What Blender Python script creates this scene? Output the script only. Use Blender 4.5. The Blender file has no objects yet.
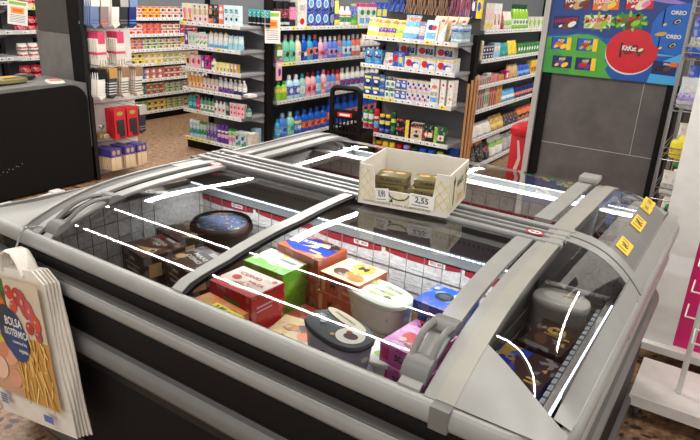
import bpy, bmesh, math, random
from mathutils import Matrix, Vector
random.seed(7)
sc = bpy.context.scene
COL = sc.collection
PI = math.pi
R = math.radians
# ------------------------------------------------------------------ camera, world, lamps, exposure
PITCH, ROLL, YAW, FPX = 0.351147, -0.04947, 0.572932, 612.1
cam_d = bpy.data.cameras.new('camera'); cam = bpy.data.objects.new('camera', cam_d); COL.objects.link(cam)
fw = Vector((-math.sin(YAW)*math.cos(PITCH), math.cos(YAW)*math.cos(PITCH), -math.sin(PITCH)))
rt = Vector((math.cos(YAW), math.sin(YAW), 0)); dn = fw.cross(rt)
r2 = math.cos(ROLL)*rt + math.sin(ROLL)*dn; d2 = -math.sin(ROLL)*rt + math.cos(ROLL)*dn
m = Matrix((r2, -d2, -fw)).transposed().to_4x4(); m.translation = (0, 0, 1.6)
cam.matrix_world = m
cam_d.sensor_width = 36; cam_d.lens = FPX/700*36; cam_d.clip_start = .02; cam_d.clip_end = 60
sc.camera = cam
sc.view_settings.view_transform = 'Standard'; sc.view_settings.look = 'None'
sc.view_settings.exposure = 0.0; sc.view_settings.gamma = 1
sc.view_settings.use_curve_mapping = False
w = bpy.data.worlds.new('world'); sc.world = w; w.use_nodes = True
w.node_tree.nodes['Background'].inputs[0].default_value = (1, .97, .93, 1)
w.node_tree.nodes['Background'].inputs[1].default_value = 1.0
CEIL = 3.0
def lamp(name, loc, sx, sy, power, rot=(0, 0, 0), col=(1, .955, .90)):
    d = bpy.data.lights.new(name, 'AREA'); d.shape = 'RECTANGLE'; d.size = sx; d.size_y = sy
    d.energy = power; d.color = col
    o = bpy.data.objects.new(name, d); COL.objects.link(o); o.location = loc; o.rotation_euler = rot
    return o
# linear lamps of the ceiling tracks (x centre, y centre, length x, length y, power)
TRACKS = [(-3.0, -.57, 9.0, .02, 90, 0), (-3.0, 1.41, 9.0, .022, 80, 0), (-3.0, 2.24, 9.0, .022, 90, 0), (-5.15, 4.6, .08, 3.6, 100, 20), (-3.27, 4.55, .08, 3.0, 100, 15),
          (-1.0, 6.9, .08, 4.6, 110, 0), (.9, 5.4, .08, 4.0, 80, 0), (-7.4, 6.3, .08, 5.8, 100, 0), (-5.9, 8.4, .08, 2.4, 60, 0), (-3.6, 8.2, .08, 3.0, 70, 0)]
for x, y, a, b, p, r in TRACKS:
    lamp('track_light', (x, y, CEIL-.085), a, b, p, (0, 0, R(r)))

# ------------------------------------------------------------------ materials
def lin(c):
    return tuple((v/255/12.92 if v/255 <= .04045 else ((v/255+.055)/1.055)**2.4) for v in c)
CN = dict(white=(235,232,225), offwhite=(222,216,204), cream=(232,220,190), black=(16,16,18), charcoal=(44,44,48), grey=(128,128,130), lgrey=(178,177,172),
  red=(200,24,34), dred=(130,20,30), orange=(232,110,30), yellow=(245,205,40), lemon=(250,235,70), green=(40,140,60), lime=(140,195,50), dgreen=(18,75,48),
  teal=(20,150,150), mint=(120,205,170), sky=(90,170,225), blue=(25,85,190), navy=(20,35,100), purple=(95,50,150), lilac=(170,150,215), pink=(232,130,165),
  magenta=(215,25,110), lpink=(240,185,190), brown=(95,60,38), dbrown=(52,32,26), tan=(205,165,115), beige=(222,196,160), silver=(190,195,200), gold=(196,156,70), salmon=(225,120,100), denim=(110,130,170), olive=(112,104,62), terracotta=(176,84,52))
MATS = {}
def new_mat(name):
    m = bpy.data.materials.new(name); m.use_nodes = True
    return m, m.node_tree, m.node_tree.nodes['Principled BSDF']
def M(c, rough=.45, metal=0, noise=0, spec=.5):
    """procedural paint: colour with a faint noise variation"""
    key = (c, rough, metal, noise)
    if key in MATS: return MATS[key]
    rgb = lin(CN[c]) if isinstance(c, str) else lin(c)
    m, nt, b = new_mat('paint_%d' % len(MATS)); b.inputs['Specular IOR Level'].default_value = spec
    b.inputs['Roughness'].default_value = rough; b.inputs['Metallic'].default_value = metal
    n = nt.nodes.new('ShaderNodeTexNoise'); n.inputs['Scale'].default_value = 14 if noise <= .3 else 60
    tc = nt.nodes.new('ShaderNodeTexCoord'); nt.links.new(tc.outputs['Object'], n.inputs['Vector'])
    r = nt.nodes.new('ShaderNodeValToRGB'); k = .06 + noise*.5
    r.color_ramp.elements[0].position = .3; r.color_ramp.elements[1].position = .7
    r.color_ramp.elements[0].color = tuple(v*(1-k) for v in rgb)+(1,); r.color_ramp.elements[1].color = tuple(min(1, v*(1+k*.6)) for v in rgb)+(1,)
    nt.links.new(n.outputs['Fac'], r.inputs[0]); nt.links.new(r.outputs[0], b.inputs['Base Color'])
    MATS[key] = m; return m
def EM(name, col, s):
    if name in MATS: return MATS[name]
    m, nt, b = new_mat(name); b.inputs['Base Color'].default_value = (.8, .8, .8, 1)
    b.inputs['Emission Color'].default_value = lin(col)+(1,); b.inputs['Emission Strength'].default_value = s
    MATS[name] = m; return m
def glass_mat(name, tint=(.93, .95, .95), rough=.015, refl=1.0):
    if name in MATS: return MATS[name]
    m, nt, b = new_mat(name); nt.nodes.remove(b)
    out = nt.nodes['Material Output']
    t = nt.nodes.new('ShaderNodeBsdfTransparent'); t.inputs[0].default_value = tint+(1,)
    g = nt.nodes.new('ShaderNodeBsdfGlossy'); g.inputs['Roughness'].default_value = rough
    g.inputs[0].default_value = (refl, refl, refl, 1)
    f = nt.nodes.new('ShaderNodeFresnel'); f.inputs[0].default_value = 1.5
    mx = nt.nodes.new('ShaderNodeMath'); mx.operation = 'MULTIPLY_ADD'; mx.inputs[1].default_value = 1.5; mx.inputs[2].default_value = .02; mx.use_clamp = True
    nt.links.new(f.outputs[0], mx.inputs[0])
    s = nt.nodes.new('ShaderNodeMixShader'); nt.links.new(mx.outputs[0], s.inputs[0])
    nt.links.new(t.outputs[0], s.inputs[1]); nt.links.new(g.outputs[0], s.inputs[2]); nt.links.new(s.outputs[0], out.inputs[0])
    MATS[name] = m; return m
GLASS = glass_mat('lid_glass')
FILM = glass_mat('clear_film', (.92, .93, .94), .08, .12)
def PR(c, amt=.5, sc=70, rough=.35):
    # packaging print: small flecks of paler and darker ink over the base colour
    if isinstance(c, bpy.types.Material): return c
    key = ('print', c, amt, sc)
    if key in MATS: return MATS[key]
    rgb = lin(CN[c]) if isinstance(c, str) else lin(c)
    m, nt, b = new_mat('print_%d' % len(MATS)); b.inputs['Roughness'].default_value = rough
    tc = nt.nodes.new('ShaderNodeTexCoord'); oi = nt.nodes.new('ShaderNodeObjectInfo')
    v = nt.nodes.new('ShaderNodeTexVoronoi'); v.inputs['Scale'].default_value = sc; nt.links.new(tc.outputs['Object'], v.inputs['Vector'])
    r = nt.nodes.new('ShaderNodeValToRGB'); r.color_ramp.interpolation = 'CONSTANT'; e = r.color_ramp.elements
    while len(e) < 5: e.new(.5)
    k = amt
    cs = (rgb, tuple(x*(1-k)+.75*k for x in rgb), rgb, tuple(x*(1-k*.7) for x in rgb), (rgb[0]*(1-k)+rgb[2]*k, rgb[1]*(1-k*.4)+.1*k, rgb[2]*(1-k)+rgb[0]*k*.8))
    for q, (pp, cc) in enumerate(zip((0, .38, .55, .72, .88), cs)): e[q].position = pp; e[q].color = tuple(min(1, max(0, x)) for x in cc)+(1,)
    sp = nt.nodes.new('ShaderNodeSeparateColor'); nt.links.new(v.outputs['Color'], sp.inputs[0]); nt.links.new(sp.outputs[0], r.inputs[0]); nt.links.new(r.outputs[0], b.inputs['Base Color'])
    MATS[key] = m; return m
PLAS = M((148, 147, 143), .32)            # freezer plastic, light warm grey
PLAS2 = M((112, 111, 108), .42)           # mid grey frames
PLASD = M((84, 83, 81), .45)
ALU = M((160, 160, 158), .35, .2)
BLACK = M((13, 11, 11), .6, 0, 0, .2)
STEEL = M((165, 165, 165), .3, .8)
def ramp_mat(name, scale, stops, rough=.5, bump=0, detail=6, coord='Object', noise2=None):
    m, nt, b = new_mat(name); b.inputs['Roughness'].default_value = rough
    tc = nt.nodes.new('ShaderNodeTexCoord'); n = nt.nodes.new('ShaderNodeTexNoise')
    n.inputs['Scale'].default_value = scale; n.inputs['Detail'].default_value = detail; n.inputs['Roughness'].default_value = .65
    nt.links.new(tc.outputs[coord], n.inputs['Vector'])
    r = nt.nodes.new('ShaderNodeValToRGB'); e = r.color_ramp.elements
    while len(e) < len(stops): e.new(.5)
    for k, (p, c) in enumerate(stops): e[k].position = p; e[k].color = lin(c)+(1,)
    nt.links.new(n.outputs['Fac'], r.inputs[0]); src = r.outputs[0]
    if noise2:
        v = nt.nodes.new('ShaderNodeTexVoronoi'); v.inputs['Scale'].default_value = noise2[0]
        n3 = nt.nodes.new('ShaderNodeTexNoise'); n3.inputs['Scale'].default_value = 7; nt.links.new(tc.outputs[coord], n3.inputs['Vector'])
        mv = nt.nodes.new('ShaderNodeMixRGB'); mv.inputs[0].default_value = .12
        nt.links.new(tc.outputs[coord], mv.inputs[1]); nt.links.new(n3.outputs['Color'], mv.inputs[2]); nt.links.new(mv.outputs[0], v.inputs['Vector'])
        st = nt.nodes.new('ShaderNodeValToRGB'); st.color_ramp.elements[0].position = noise2[1]; st.color_ramp.elements[0].color = (1, 1, 1, 1)
        st.color_ramp.elements[1].position = noise2[1]+.1; st.color_ramp.elements[1].color = (0, 0, 0, 1)
        nt.links.new(v.outputs['Distance'], st.inputs[0])
        mx = nt.nodes.new('ShaderNodeMixRGB'); nt.links.new(st.outputs[0], mx.inputs[0]); nt.links.new(src, mx.inputs[1]); mx.inputs[2].default_value = lin(noise2[2])+(1,)
        src = mx.outputs[0]
    nt.links.new(src, b.inputs['Base Color'])
    if bump:
        bp = nt.nodes.new('ShaderNodeBump'); bp.inputs['Strength'].default_value = bump; bp.inputs['Distance'].default_value = .01
        nt.links.new(n.outputs['Fac'], bp.inputs['Height']); nt.links.new(bp.outputs[0], b.inputs['Normal'])
    return m
FLOOR = ramp_mat('speckled_stone', 26, [(.3, (84, 60, 44)), (.45, (122, 92, 68)), (.56, (152, 118, 88)), (.72, (182, 150, 118))], .35, noise2=(17, .2, (62, 48, 40)))
SLATE = ramp_mat('slate_tile', 5, [(.25, (78, 74, 74)), (.5, (94, 89, 88)), (.8, (112, 107, 105))], .55, .05, 8)
SLATEW = ramp_mat('warm_grey_tile', 5, [(.25, (100, 97, 93)), (.5, (116, 112, 107)), (.8, (130, 126, 120))], .55, .05, 8)
FROST = ramp_mat('frost', 60, [(.3, (190, 180, 172)), (.5, (214, 206, 200)), (.8, (236, 232, 230))], .8, .6, 5)
CARD = ramp_mat('white_card', 9, [(.3, (214, 207, 194)), (.7, (228, 222, 210))], .7)
WOODW = ramp_mat('whitewashed_board', 3, [(.3, (196, 190, 182)), (.6, (222, 217, 210)), (.8, (236, 232, 226))], .5)
DARKCEIL = M((80, 77, 75), .8)
SHELFG = M((150, 151, 154), .4)

# ------------------------------------------------------------------ mesh builder
class MB:
    def __init__(s): s.v = []; s.f = []; s.mi = []; s.mats = []; s.X = Matrix()
    def m(s, mat):
        if isinstance(mat, (str, tuple)): mat = M(mat)
        if mat not in s.mats: s.mats.append(mat)
        return s.mats.index(mat)
    def add(s, vs, fs, mat, X=None):
        o = len(s.v); T = s.X @ X if X is not None else s.X
        s.v += [tuple(T @ Vector(p)) for p in vs]; k = s.m(mat)
        for f in fs: s.f.append([o+i for i in f]); s.mi.append(k)
        return s
    def box(s, x0, y0, z0, x1, y1, z1, mat, bev=0, X=None):
        if bev <= 0:
            vs = [(x, y, z) for x in (x0, x1) for y in (y0, y1) for z in (z0, z1)]
            return s.add(vs, [(0, 1, 3, 2), (4, 6, 7, 5), (0, 4, 5, 1), (2, 3, 7, 6), (0, 2, 6, 4), (1, 5, 7, 3)], mat, X)
        bm = bmesh.new(); bmesh.ops.create_cube(bm, size=1)
        bmesh.ops.transform(bm, matrix=Matrix.Translation(((x0+x1)/2, (y0+y1)/2, (z0+z1)/2)) @ Matrix.Diagonal((x1-x0, y1-y0, z1-z0, 1)), verts=bm.verts)
        bmesh.ops.bevel(bm, geom=bm.edges[:], offset=bev, segments=2, affect='EDGES', profile=.6)
        bm.verts.index_update()
        s.add([v.co[:] for v in bm.verts], [[v.index for v in f.verts] for f in bm.faces], mat, X); bm.free(); return s
    def loft(s, rings, mat, cap=True, X=None, closed=True):
        """rings: list of equal-length point lists; mat may be a function of the ring index"""
        n = len(rings[0])
        for k in range(len(rings)-1):
            mt = mat(k) if callable(mat) else mat
            vs = list(rings[k])+list(rings[k+1])
            s.add(vs, [(i, (i+1) % n, n+(i+1) % n, n+i) for i in range(n if closed else n-1)], mt, X)
        if cap:
            a = mat(0) if callable(mat) else mat; b = mat(len(rings)-2) if callable(mat) else mat
            s.add(rings[0], [list(range(n))[::-1]], a, X); s.add(rings[-1], [list(range(n))], b, X)
        return s
    def lathe(s, prof, mat, n=14, sx=1, sy=1, c=(0, 0), cap=True, X=None, sq=2.0):
        rings = []
        for r, z in prof:
            ring = []
            for i in range(n):
                a = 2*PI*i/n; ca, sa = math.cos(a), math.sin(a)
                q = (abs(ca)**sq+abs(sa)**sq)**(-1/sq)
                ring.append((c[0]+r*sx*ca*q, c[1]+r*sy*sa*q, z))
            rings.append(ring)
        return s.loft(rings, mat, cap, X)
    def tube(s, pts, r, mat, n=8, X=None, flat=1.0):
        pts = [Vector(p) for p in pts]; rings = []; up = Vector((0, 0, 1))
        for k, p in enumerate(pts):
            d = (pts[min(k+1, len(pts)-1)]-pts[max(k-1, 0)]).normalized()
            u = d.cross(up)
            if u.length < .05: u = d.cross(Vector((0, 1, 0)))
            u.normalize(); v = u.cross(d).normalized(); rr = r[k] if isinstance(r, (list, tuple)) else r
            rings.append([tuple(p+u*math.cos(2*PI*i/n)*rr+v*math.sin(2*PI*i/n)*rr*flat) for i in range(n)])
        return s.loft(rings, mat, True, X)
    def prism(s, pts, y0, y1, mat, X=None):
        """outline in x,z extruded along y"""
        n = len(pts); vs = [(x, y0, z) for x, z in pts]+[(x, y1, z) for x, z in pts]
        return s.add(vs, [list(range(n)), list(range(n, 2*n))[::-1]]+[(i, (i+1) % n, n+(i+1) % n, n+i)[::-1] for i in range(n)], mat, X)
    # flat artwork: F maps (u right, v up, w out) onto a face
    def art(s, pts, mat, F, lift=.0006):
        return s.add([(p[0], p[1], lift) for p in pts], [list(range(len(pts)))], mat, F)
    def rect(s, x0, y0, x1, y1, mat, F, lift=.0006): return s.art([(x0, y0), (x1, y0), (x1, y1), (x0, y1)], mat, F, lift)
    def disc(s, x, y, rx, ry, mat, F, lift=.0008, n=20, a0=0):
        return s.art([(x+rx*math.cos(2*PI*i/n)*math.cos(a0)-ry*math.sin(2*PI*i/n)*math.sin(a0), y+rx*math.cos(2*PI*i/n)*math.sin(a0)+ry*math.sin(2*PI*i/n)*math.cos(a0)) for i in range(n)], mat, F, lift)
    def text(s, body, x, y, size, mat, F, lift=.0012, bold=0, rot=0, width=None, align='CENTER', shear=0):
        vs, fs, wd = text_mesh(body, bold, shear, align)
        k = size if width is None else size
        kx = (width/wd) if width else size
        T = Matrix.Translation((x, y, lift)) @ Matrix.Rotation(rot, 4, 'Z') @ Matrix.Diagonal((kx, k, 1, 1))
        return s.add(vs, fs, mat, F @ T)
    def build(s, name, parent=None, smooth=35, loc=None, rz=0):
        me = bpy.data.meshes.new(name); me.from_pydata(s.v, [], s.f)
        for mt in s.mats: me.materials.append(mt)
        me.polygons.foreach_set('material_index', s.mi)
        bm = bmesh.new(); bm.from_mesh(me); bmesh.ops.remove_doubles(bm, verts=bm.verts, dist=1e-5) if smooth else None
        bm.to_mesh(me); bm.free()
        if smooth:
            me.shade_smooth(); me.set_sharp_from_angle(angle=R(smooth))
        o = bpy.data.objects.new(name, me); COL.objects.link(o); o.parent = parent
        if loc: o.location = loc
        o.rotation_euler.z = rz
        return o
_T = {}
def text_mesh(body, bold, shear, align):
    k = (body, bold, shear, align)
    if k in _T: return _T[k]
    c = bpy.data.curves.new('t', 'FONT'); c.body = body; c.size = 1; c.offset = bold; c.shear = shear; c.align_x = align; c.align_y = 'CENTER'; c.resolution_u = 3
    o = bpy.data.objects.new('t', c); COL.objects.link(o)
    bpy.context.view_layer.update()
    me = bpy.data.meshes.new_from_object(o.evaluated_get(bpy.context.evaluated_depsgraph_get()))
    vs = [v.co[:] for v in me.vertices]; fs = [list(p.vertices) for p in me.polygons]
    wd = max(v[0] for v in vs)-min(v[0] for v in vs)
    bpy.data.objects.remove(o); bpy.data.curves.remove(c); bpy.data.meshes.remove(me)
    _T[k] = (vs, fs, wd); return _T[k]
def frame(o, u, v):
    """matrix of a face: origin o, u to the right, v up"""
    u = Vector(u).normalized(); v = Vector(v).normalized(); n = u.cross(v)
    m = Matrix((u, v, n)).transposed().to_4x4(); m.translation = Vector(o); return m
def FR(w, d, h): return frame((-w/2, -d/2, 0), (1, 0, 0), (0, 0, 1))          # front face of a box centred at the origin
def tag(o, label=None, cat=None, group=None, kind=None):
    if label: o['label'] = label
    if cat: o['category'] = cat
    if group: o['group'] = group
    if kind: o['kind'] = kind
    return o
def empty(name, loc=(0, 0, 0), rz=0):
    o = bpy.data.objects.new(name, None); COL.objects.link(o); o.location = loc; o.rotation_euler.z = rz; o.empty_display_size = .05
    return o
def copy_tree(o, parent=None):
    c = o.copy(); COL.objects.link(c)
    if parent: c.parent = parent
    for ch in list(o.children): copy_tree(ch, c)
    return c
def struct(mb, name): return tag(mb.build(name), kind='structure')
CACHE = {}
def inst(key, fn, loc, rz=0, label=None, cat=None, group=None, rx=0, ry=0):
    if key in CACHE: o = copy_tree(CACHE[key])
    else: o = fn(); CACHE[key] = o
    o.location = loc; o.rotation_euler = (rx, ry, rz)
    return tag(o, label, cat, group)
def facing(o, deg):  # helper for readability
    o.rotation_euler.z = R(deg); return o

# ------------------------------------------------------------------ the room
b = MB(); b.box(-9, -2.5, -.1, 4, 10, 0, FLOOR); struct(b, 'floor')
b = MB(); b.box(-9, -2.5, CEIL, 4, 10, CEIL+.1, DARKCEIL); struct(b, 'ceiling')
b = MB(); b.box(-9, 9.9, 0, 4, 10, CEIL, M((60, 56, 52), .8)); struct(b, 'wall_back')
b = MB(); b.box(-9, -2.5, 0, -8.9, 9.9, CEIL, M((96, 90, 84), .8)); struct(b, 'wall_left')
for i, (x, y, a, bb, p, r) in enumerate(TRACKS):
    b = MB(); b.X = Matrix.Translation((x, y, 0)) @ Matrix.Rotation(R(r), 4, 'Z'); b.box(-a/2-.03, -bb/2-.03, CEIL-.08, a/2+.03, bb/2+.03, CEIL-.001, 'white'); struct(b, 'trim_%d' % (i+1))

# ------------------------------------------------------------------ the island freezer
def interp(x, xs, ys):
    if x <= xs[0]: return ys[0]
    for k in range(1, len(xs)):
        if x <= xs[k]: return ys[k-1]+(ys[k]-ys[k-1])*(x-xs[k-1])/(xs[k]-xs[k-1])
    return ys[-1]
PY = [.965+.785*i/24 for i in range(25)]+[1.9, 2.30]+[2.30+.31*i/12 for i in range(1, 13)]
PZ = [.968-.123*((1.75-y)/.785)**3.45 if y < 1.75 else .968 if y <= 2.30 else .968-.123*((y-2.30)/.31)**2.5 for y in PY]
AX = [-.40+.25*i/12 for i in range(13)]; AZ = [.968-.123*((x+.40)/.25)**2.7 if x > -.40 else .968 for x in AX]
def prof(y): return interp(y, PY, PZ)
def crown(x, y): return .845+(prof(y)-.845)*((interp(x, AX, AZ) if x > -.4 else .968)-.845)/.123
XA = [-1.84, -1.66, -1.06, -.75, -.48, -.30, -.17]
def warp(x, y):     # the frame pieces lean a little, as the lids do
    t = [interp(y, [1, 1.2, 1.4, 1.7], [-.07, -.04, 0, .04])]*2 + [interp(y, [1, 1.1, 1.2, 1.36], [-.085, -.045, -.025, 0]), 0, 0,
         interp(y, [1, 1.3, 1.5, 1.74], [0, -.004, -.008, -.016]), 0]
    return x+interp(x, XA, t)
def ribbon(mb, x0, x1, y0, y1, off, th, mat, n=0, nx=1, bevel=.0):
    ys = sorted(set([y0, y1]+[y for y in PY if y0 < y < y1]+[y0+(y1-y0)*i/10 for i in range(1, 10)]))
    rings = []
    for y in ys:
        top, bot = [], []
        for i in range(nx+1):
            x = warp(x0+(x1-x0)*i/nx, y); z = crown(x, y)+off
            top.append((x, y, z)); bot.append((x, y-(0 if y > 1.1 else .0), z-th))
        rings.append(top+bot[::-1])
    mb.loft(rings, mat); return mb
def sheet(mb, x0, x1, y0, y1, off, mat, nx=1, ny=20):
    f = lambda v, y: v(y) if callable(v) else v
    g = [[(x0+(x1-x0)*i/nx, (lambda a, b2: a+(b2-a)*j/ny)(f(y0, x0+(x1-x0)*i/nx), f(y1, x0+(x1-x0)*i/nx))) for i in range(nx+1)] for j in range(ny+1)]
    vs = []
    for row in g:
        for x, y in row:
            xx = warp(x, y); vs.append((xx, y, crown(xx, y)+off))
    k = nx+1
    mb.add(vs, [(j*k+i, j*k+i+1, (j+1)*k+i+1, (j+1)*k+i) for j in range(ny) for i in range(nx)], mat); return mb
FZ = empty('island_freezer', (-1.1, 1.8, 0)); tag(FZ, 'large light grey island chest freezer with curved sliding glass lids and black panels', 'freezer')
def fpart(mb, name, label=None, parent=None, smooth=35):
    o = mb.build(name, None, smooth); o.parent = parent or FZ; o.matrix_parent_inverse = Matrix.Translation((1.1, -1.8, 0))
    if label: o['label'] = label
    return o
XL, XR, YF, YB = -2.04, -.19, .968, 2.58
def lskew(x, y): return x+(interp(y, [1.0, 1.2, 1.4, 1.75, 2.6], [0, .05, .11, .17, .19]) if x < -1.9 else 0)
b = MB()     # hollow body with black outer panels
b.box(XL, YF, .1, XR, YF+.012, .80, 'black'); b.box(XL+.19, YB-.03, .1, XR, YB, .80, 'black')
LY = (YF, 1.2, 1.4, 1.75, YB)
b.loft([[(lskew(-2.07, y), y, .1), (lskew(-2.07, y)+.012, y, .1), (lskew(-2.07, y)+.012, y, .80), (lskew(-2.07, y), y, .80)] for y in LY], BLACK)
b.box(XR-.02, YF, .1, XR, YB, .80, PLAS2); b.box(-1.84, YF, .1, XR, YB, .14, 'black')
b.box(XL+.06, YF+.05, 0.0, XR-.06, YB-.05, .1, 'charcoal')
fpart(b, 'cabinet_body', 'black side panels', smooth=0)
# liner: frosty walls and floor of the two long wells and the head well
b = MB(); fl = .44
b.box(-1.93, YF+.031, fl-.02, XR-.021, YB-.031, fl, FROST)
XL = -2.04; b.loft([[(-1.99+interp(y, [1, 1.3, 1.7], [0, .05, .1])-.0, y, fl), (-1.90+interp(y, [1, 1.3, 1.7], [0, .02, .04]), y, fl), (-1.90+interp(y, [1, 1.3, 1.7], [0, .02, .04]), y, .84), (-1.99+interp(y, [1, 1.3, 1.7], [0, .05, .1]), y, .84)] for y in (YF+.031, 1.3, 1.7, YB-.031)], FROST)
b.box(XL+.12, YF+.013, fl, XR-.03, YF+.022, .835, FROST); b.box(XL+.12, YB-.09, fl, XR-.03, YB-.031, .84, FROST)
b.box(XL+.12, 1.725, fl, XR-.03, 1.795, .80, FROST)
b.box(XR-.035, YF+.031, fl, XR-.021, YB-.031, .82, FROST)
fpart(b, 'frosted_liner', 'white frosted inner walls', smooth=0)
def rail(mb, x0, x1, y, z, ry, rz, mat):      # bulging bumper along x
    rings = []
    for x, k in ((x0, .55), (x0+.02, .9), (x0+.05, 1), (x1-.05, 1), (x1-.02, .9), (x1, .55)):
        rings.append([(x, y+ry*k*(abs(math.cos(a))**.7)*(1 if math.cos(a) > 0 else -1), z+rz*k*(abs(math.sin(a))**.7)*(1 if math.sin(a) > 0 else -1)) for a in [2*PI*i/20 for i in range(20)]])
    mb.loft(rings, mat)
def ringrail(mb, z, hz, out, mat, rad=.14):    # closed bumper round the whole cabinet
    x0, x1, y0, y1 = -2.13-out, -.165+out, .958-out, 2.61+out
    path = []
    for cx, cy, a0 in ((x1-rad, y0+rad, -90), (x1-rad, y1-rad, 0), (x0+rad, y1-rad, 90), (x0+rad, y0+rad, 180)):
        for i in range(9): a = R(a0+i*90/8); path.append((cx, cy, a))
    prof2 = [(-.05, -hz), (-.006, -hz), (.006, -hz*.85), (.010, -hz*.5), (.013, hz*.1), (.010, hz*.55), (.0, hz*.95), (-.05, hz)]
    rings = [[(cx+(rad+o)*math.cos(a), cy+(rad+o)*math.sin(a), z+dz) for o, dz in prof2] for cx, cy, a in path]
    rings.append(rings[0]); rings = [[(lskew(x, y), y, z) for x, y, z in r_] for r_ in rings]; mb.loft(rings, mat, cap=False)
b = MB(); ringrail(b, .710, .027, .008, PLAS); fpart(b, 'upper_bumper', 'light grey bumper strip', smooth=50)
b = MB(); ringrail(b, .741, .006, .004, PLASD); fpart(b, 'bumper_groove', 'dark groove line', smooth=50)
b = MB(); ringrail(b, .528, .034, .008, PLAS2); b2 = MB(); fpart(b, 'lower_bumper', 'mid grey bumper strip', smooth=50)
b = MB(); ringrail(b, .08, .03, 0.0, PLASD); fpart(b, 'kick_strip', smooth=50)
b = MB(); ringrail(b, .627, .070, -.014, BLACK); ringrail(b, .29, .196, -.014, BLACK); ringrail(b, .772, .034, -.014, BLACK); fpart(b, 'side_panel', 'black panel', smooth=50)
# top rim: front tube, back tube, ends
b = MB()
path = []; x0, x1, y0, y1, rad = -2.175, -.135, .942, 2.64, .13
for cx, cy, a0 in ((x1-rad, y0+rad, -90), (x1-rad, y1-rad, 0), (x0+rad, y1-rad, 90), (x0+rad, y0+rad, 180)):
    for i in range(9): path.append((cx, cy, R(a0+i*90/8)))
def rimring(cx, cy, a, mat=None):
    pr = [(-.026, .82), (-.02, .802), (-.010, .800), (-.002, .808), (.0, .822), (-.003, .836), (-.009, .845), (-.016, .849), (-.026, .849)]
    return [(cx+(rad+o)*math.cos(a), cy+(rad+o)*math.sin(a), z) for o, z in pr]
rings = [[(lskew(x, y), y, z) for x, y, z in rimring(*p)] for p in path]; rings.append(rings[0]); b.loft(rings, PLAS, cap=False)
fpart(b, 'top_rim', 'rounded light grey top rim', smooth=50)
b = MB()
b.box(-.40, .9395, .798, -.357, .975, .852, PLAS2, .004); fpart(b, 'rim_joint', 'darker joint cover on the front rim')
# left end cap plate outside the arch
b = MB()
vs, fs = [], []
ny = 24
for j in range(ny+1):
    y = .965+(2.6-.965)*j/ny; xi = warp(-1.805, min(y, 1.8)); z = crown(xi, y)
    for i in range(7):
        t = i/6; x = xi+(lskew(-2.12, y)-xi)*t; zz = z-(z-.848)*(t**1.3)
        vs.append((x, y, zz))
for j in range(ny):
    for i in range(6): q = j*7+i; fs.append((q, q+1, q+8, q+7))
b.add(vs, fs, PLAS); fpart(b, 'end_plate', 'light grey sloping end plate', smooth=60)
# frame arches on the left end
b = MB(); ribbon(b, -1.812, -1.802, .965, 2.6, .006, .02, PLAS); ribbon(b, -1.802, -1.752, .965, 2.6, .001, .02, PLASD); ribbon(b, -1.752, -1.722, .965, 2.6, .006, .02, PLAS)
ribbon(b, -1.722, -1.710, .965, 2.6, -.004, .02, BLACK); fpart(b, 'arched_end_frame', 'grey arched end frame', smooth=40)
b = MB(); ribbon(b, -1.795, -1.76, 1.50, 1.62, .004, .003, PLAS); fpart(b, 'frame_clip', 'pale cover clip')
# spine between the two rows
b = MB(); b.box(-1.83, 1.64, .945, -.38, 1.80, .968, PLASD)
for y, wd in ((1.645, .020), (1.69, .014), (1.725, .012), (1.77, .026)): b.box(-1.80, y, .968, -.36, y+wd, .980, ALU, .003)
b.box(-1.80, 1.672, .968, -.36, 1.678, .973, BLACK); b.box(-1.80, 1.745, .968, -.36, 1.749, .973, BLACK)
fpart(b, 'centre_spine', 'ribbed grey centre spine')
b = MB()
for yy, yt in ((1.60, 1.66), (1.81, 1.84)):
    pass
b.box(-1.83, 1.60, .885, -.42, 1.80, .944, PLAS2, .004); b.box(-1.83, 1.70, .80, -.42, 1.80, .885, PLAS2)
b.box(-1.83, 1.66, .905, -.42, 1.70, .912, BLACK)
fpart(b, 'spine_canopy', 'grey vented housing under the spine')
b = MB()
for k in range(90): b.box(-1.80+k*.0152, 1.5985, .922, -1.80+k*.0152+.008, 1.6, .934, PLASD)
fpart(b, 'vent_grille', 'fine slotted vent strip', smooth=0)
LED = EM('led_strip', (225, 242, 255), 5.0)
def led(p0, p1, n, r=.0022):
    b = MB(); p0 = Vector(p0); p1 = Vector(p1); a = p1-p0
    b.tube([p0, p1], .0035, M((235, 240, 245), .4), 6)
    for k in range(n):
        q = p0+a*((k+.5)/n)+Vector((0, -.0026 if abs(a.x) > abs(a.y) else 0, .0026)); d = a/n*.32; b.tube([q-d, q+d], r, LED, 5)
    return b
fpart(led((-1.80, 1.612, .872), (-.45, 1.612, .872), 80), 'led_strip', 'glowing white light strip')
fpart(led((-1.70, 2.536, .872), (-.45, 2.536, .872), 80), 'led_strip', 'glowing white light strip at the back edge')
fpart(led((-.208, 1.08, .812), (-.208, 1.70, .815), 50, .003), 'led_strip', 'glowing white light strip in the end well')
fpart(led((-.40, 2.50, .866), (-.25, 2.50, .866), 12), 'led_strip', 'short glowing light strip in the back end well')
for x, y, z, sx, sy, p in ((-1.1, 1.612, .866, 1.3, .004, 4.5), (-1.1, 2.53, .866, 1.3, .004, 7), (-.216, 1.42, .81, .004, .6, 6), (-.32, 2.498, .86, .14, .004, .5)):
    lamp('well_light', (x, y, z), sx, sy, p, col=(.86, .94, 1))
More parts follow.
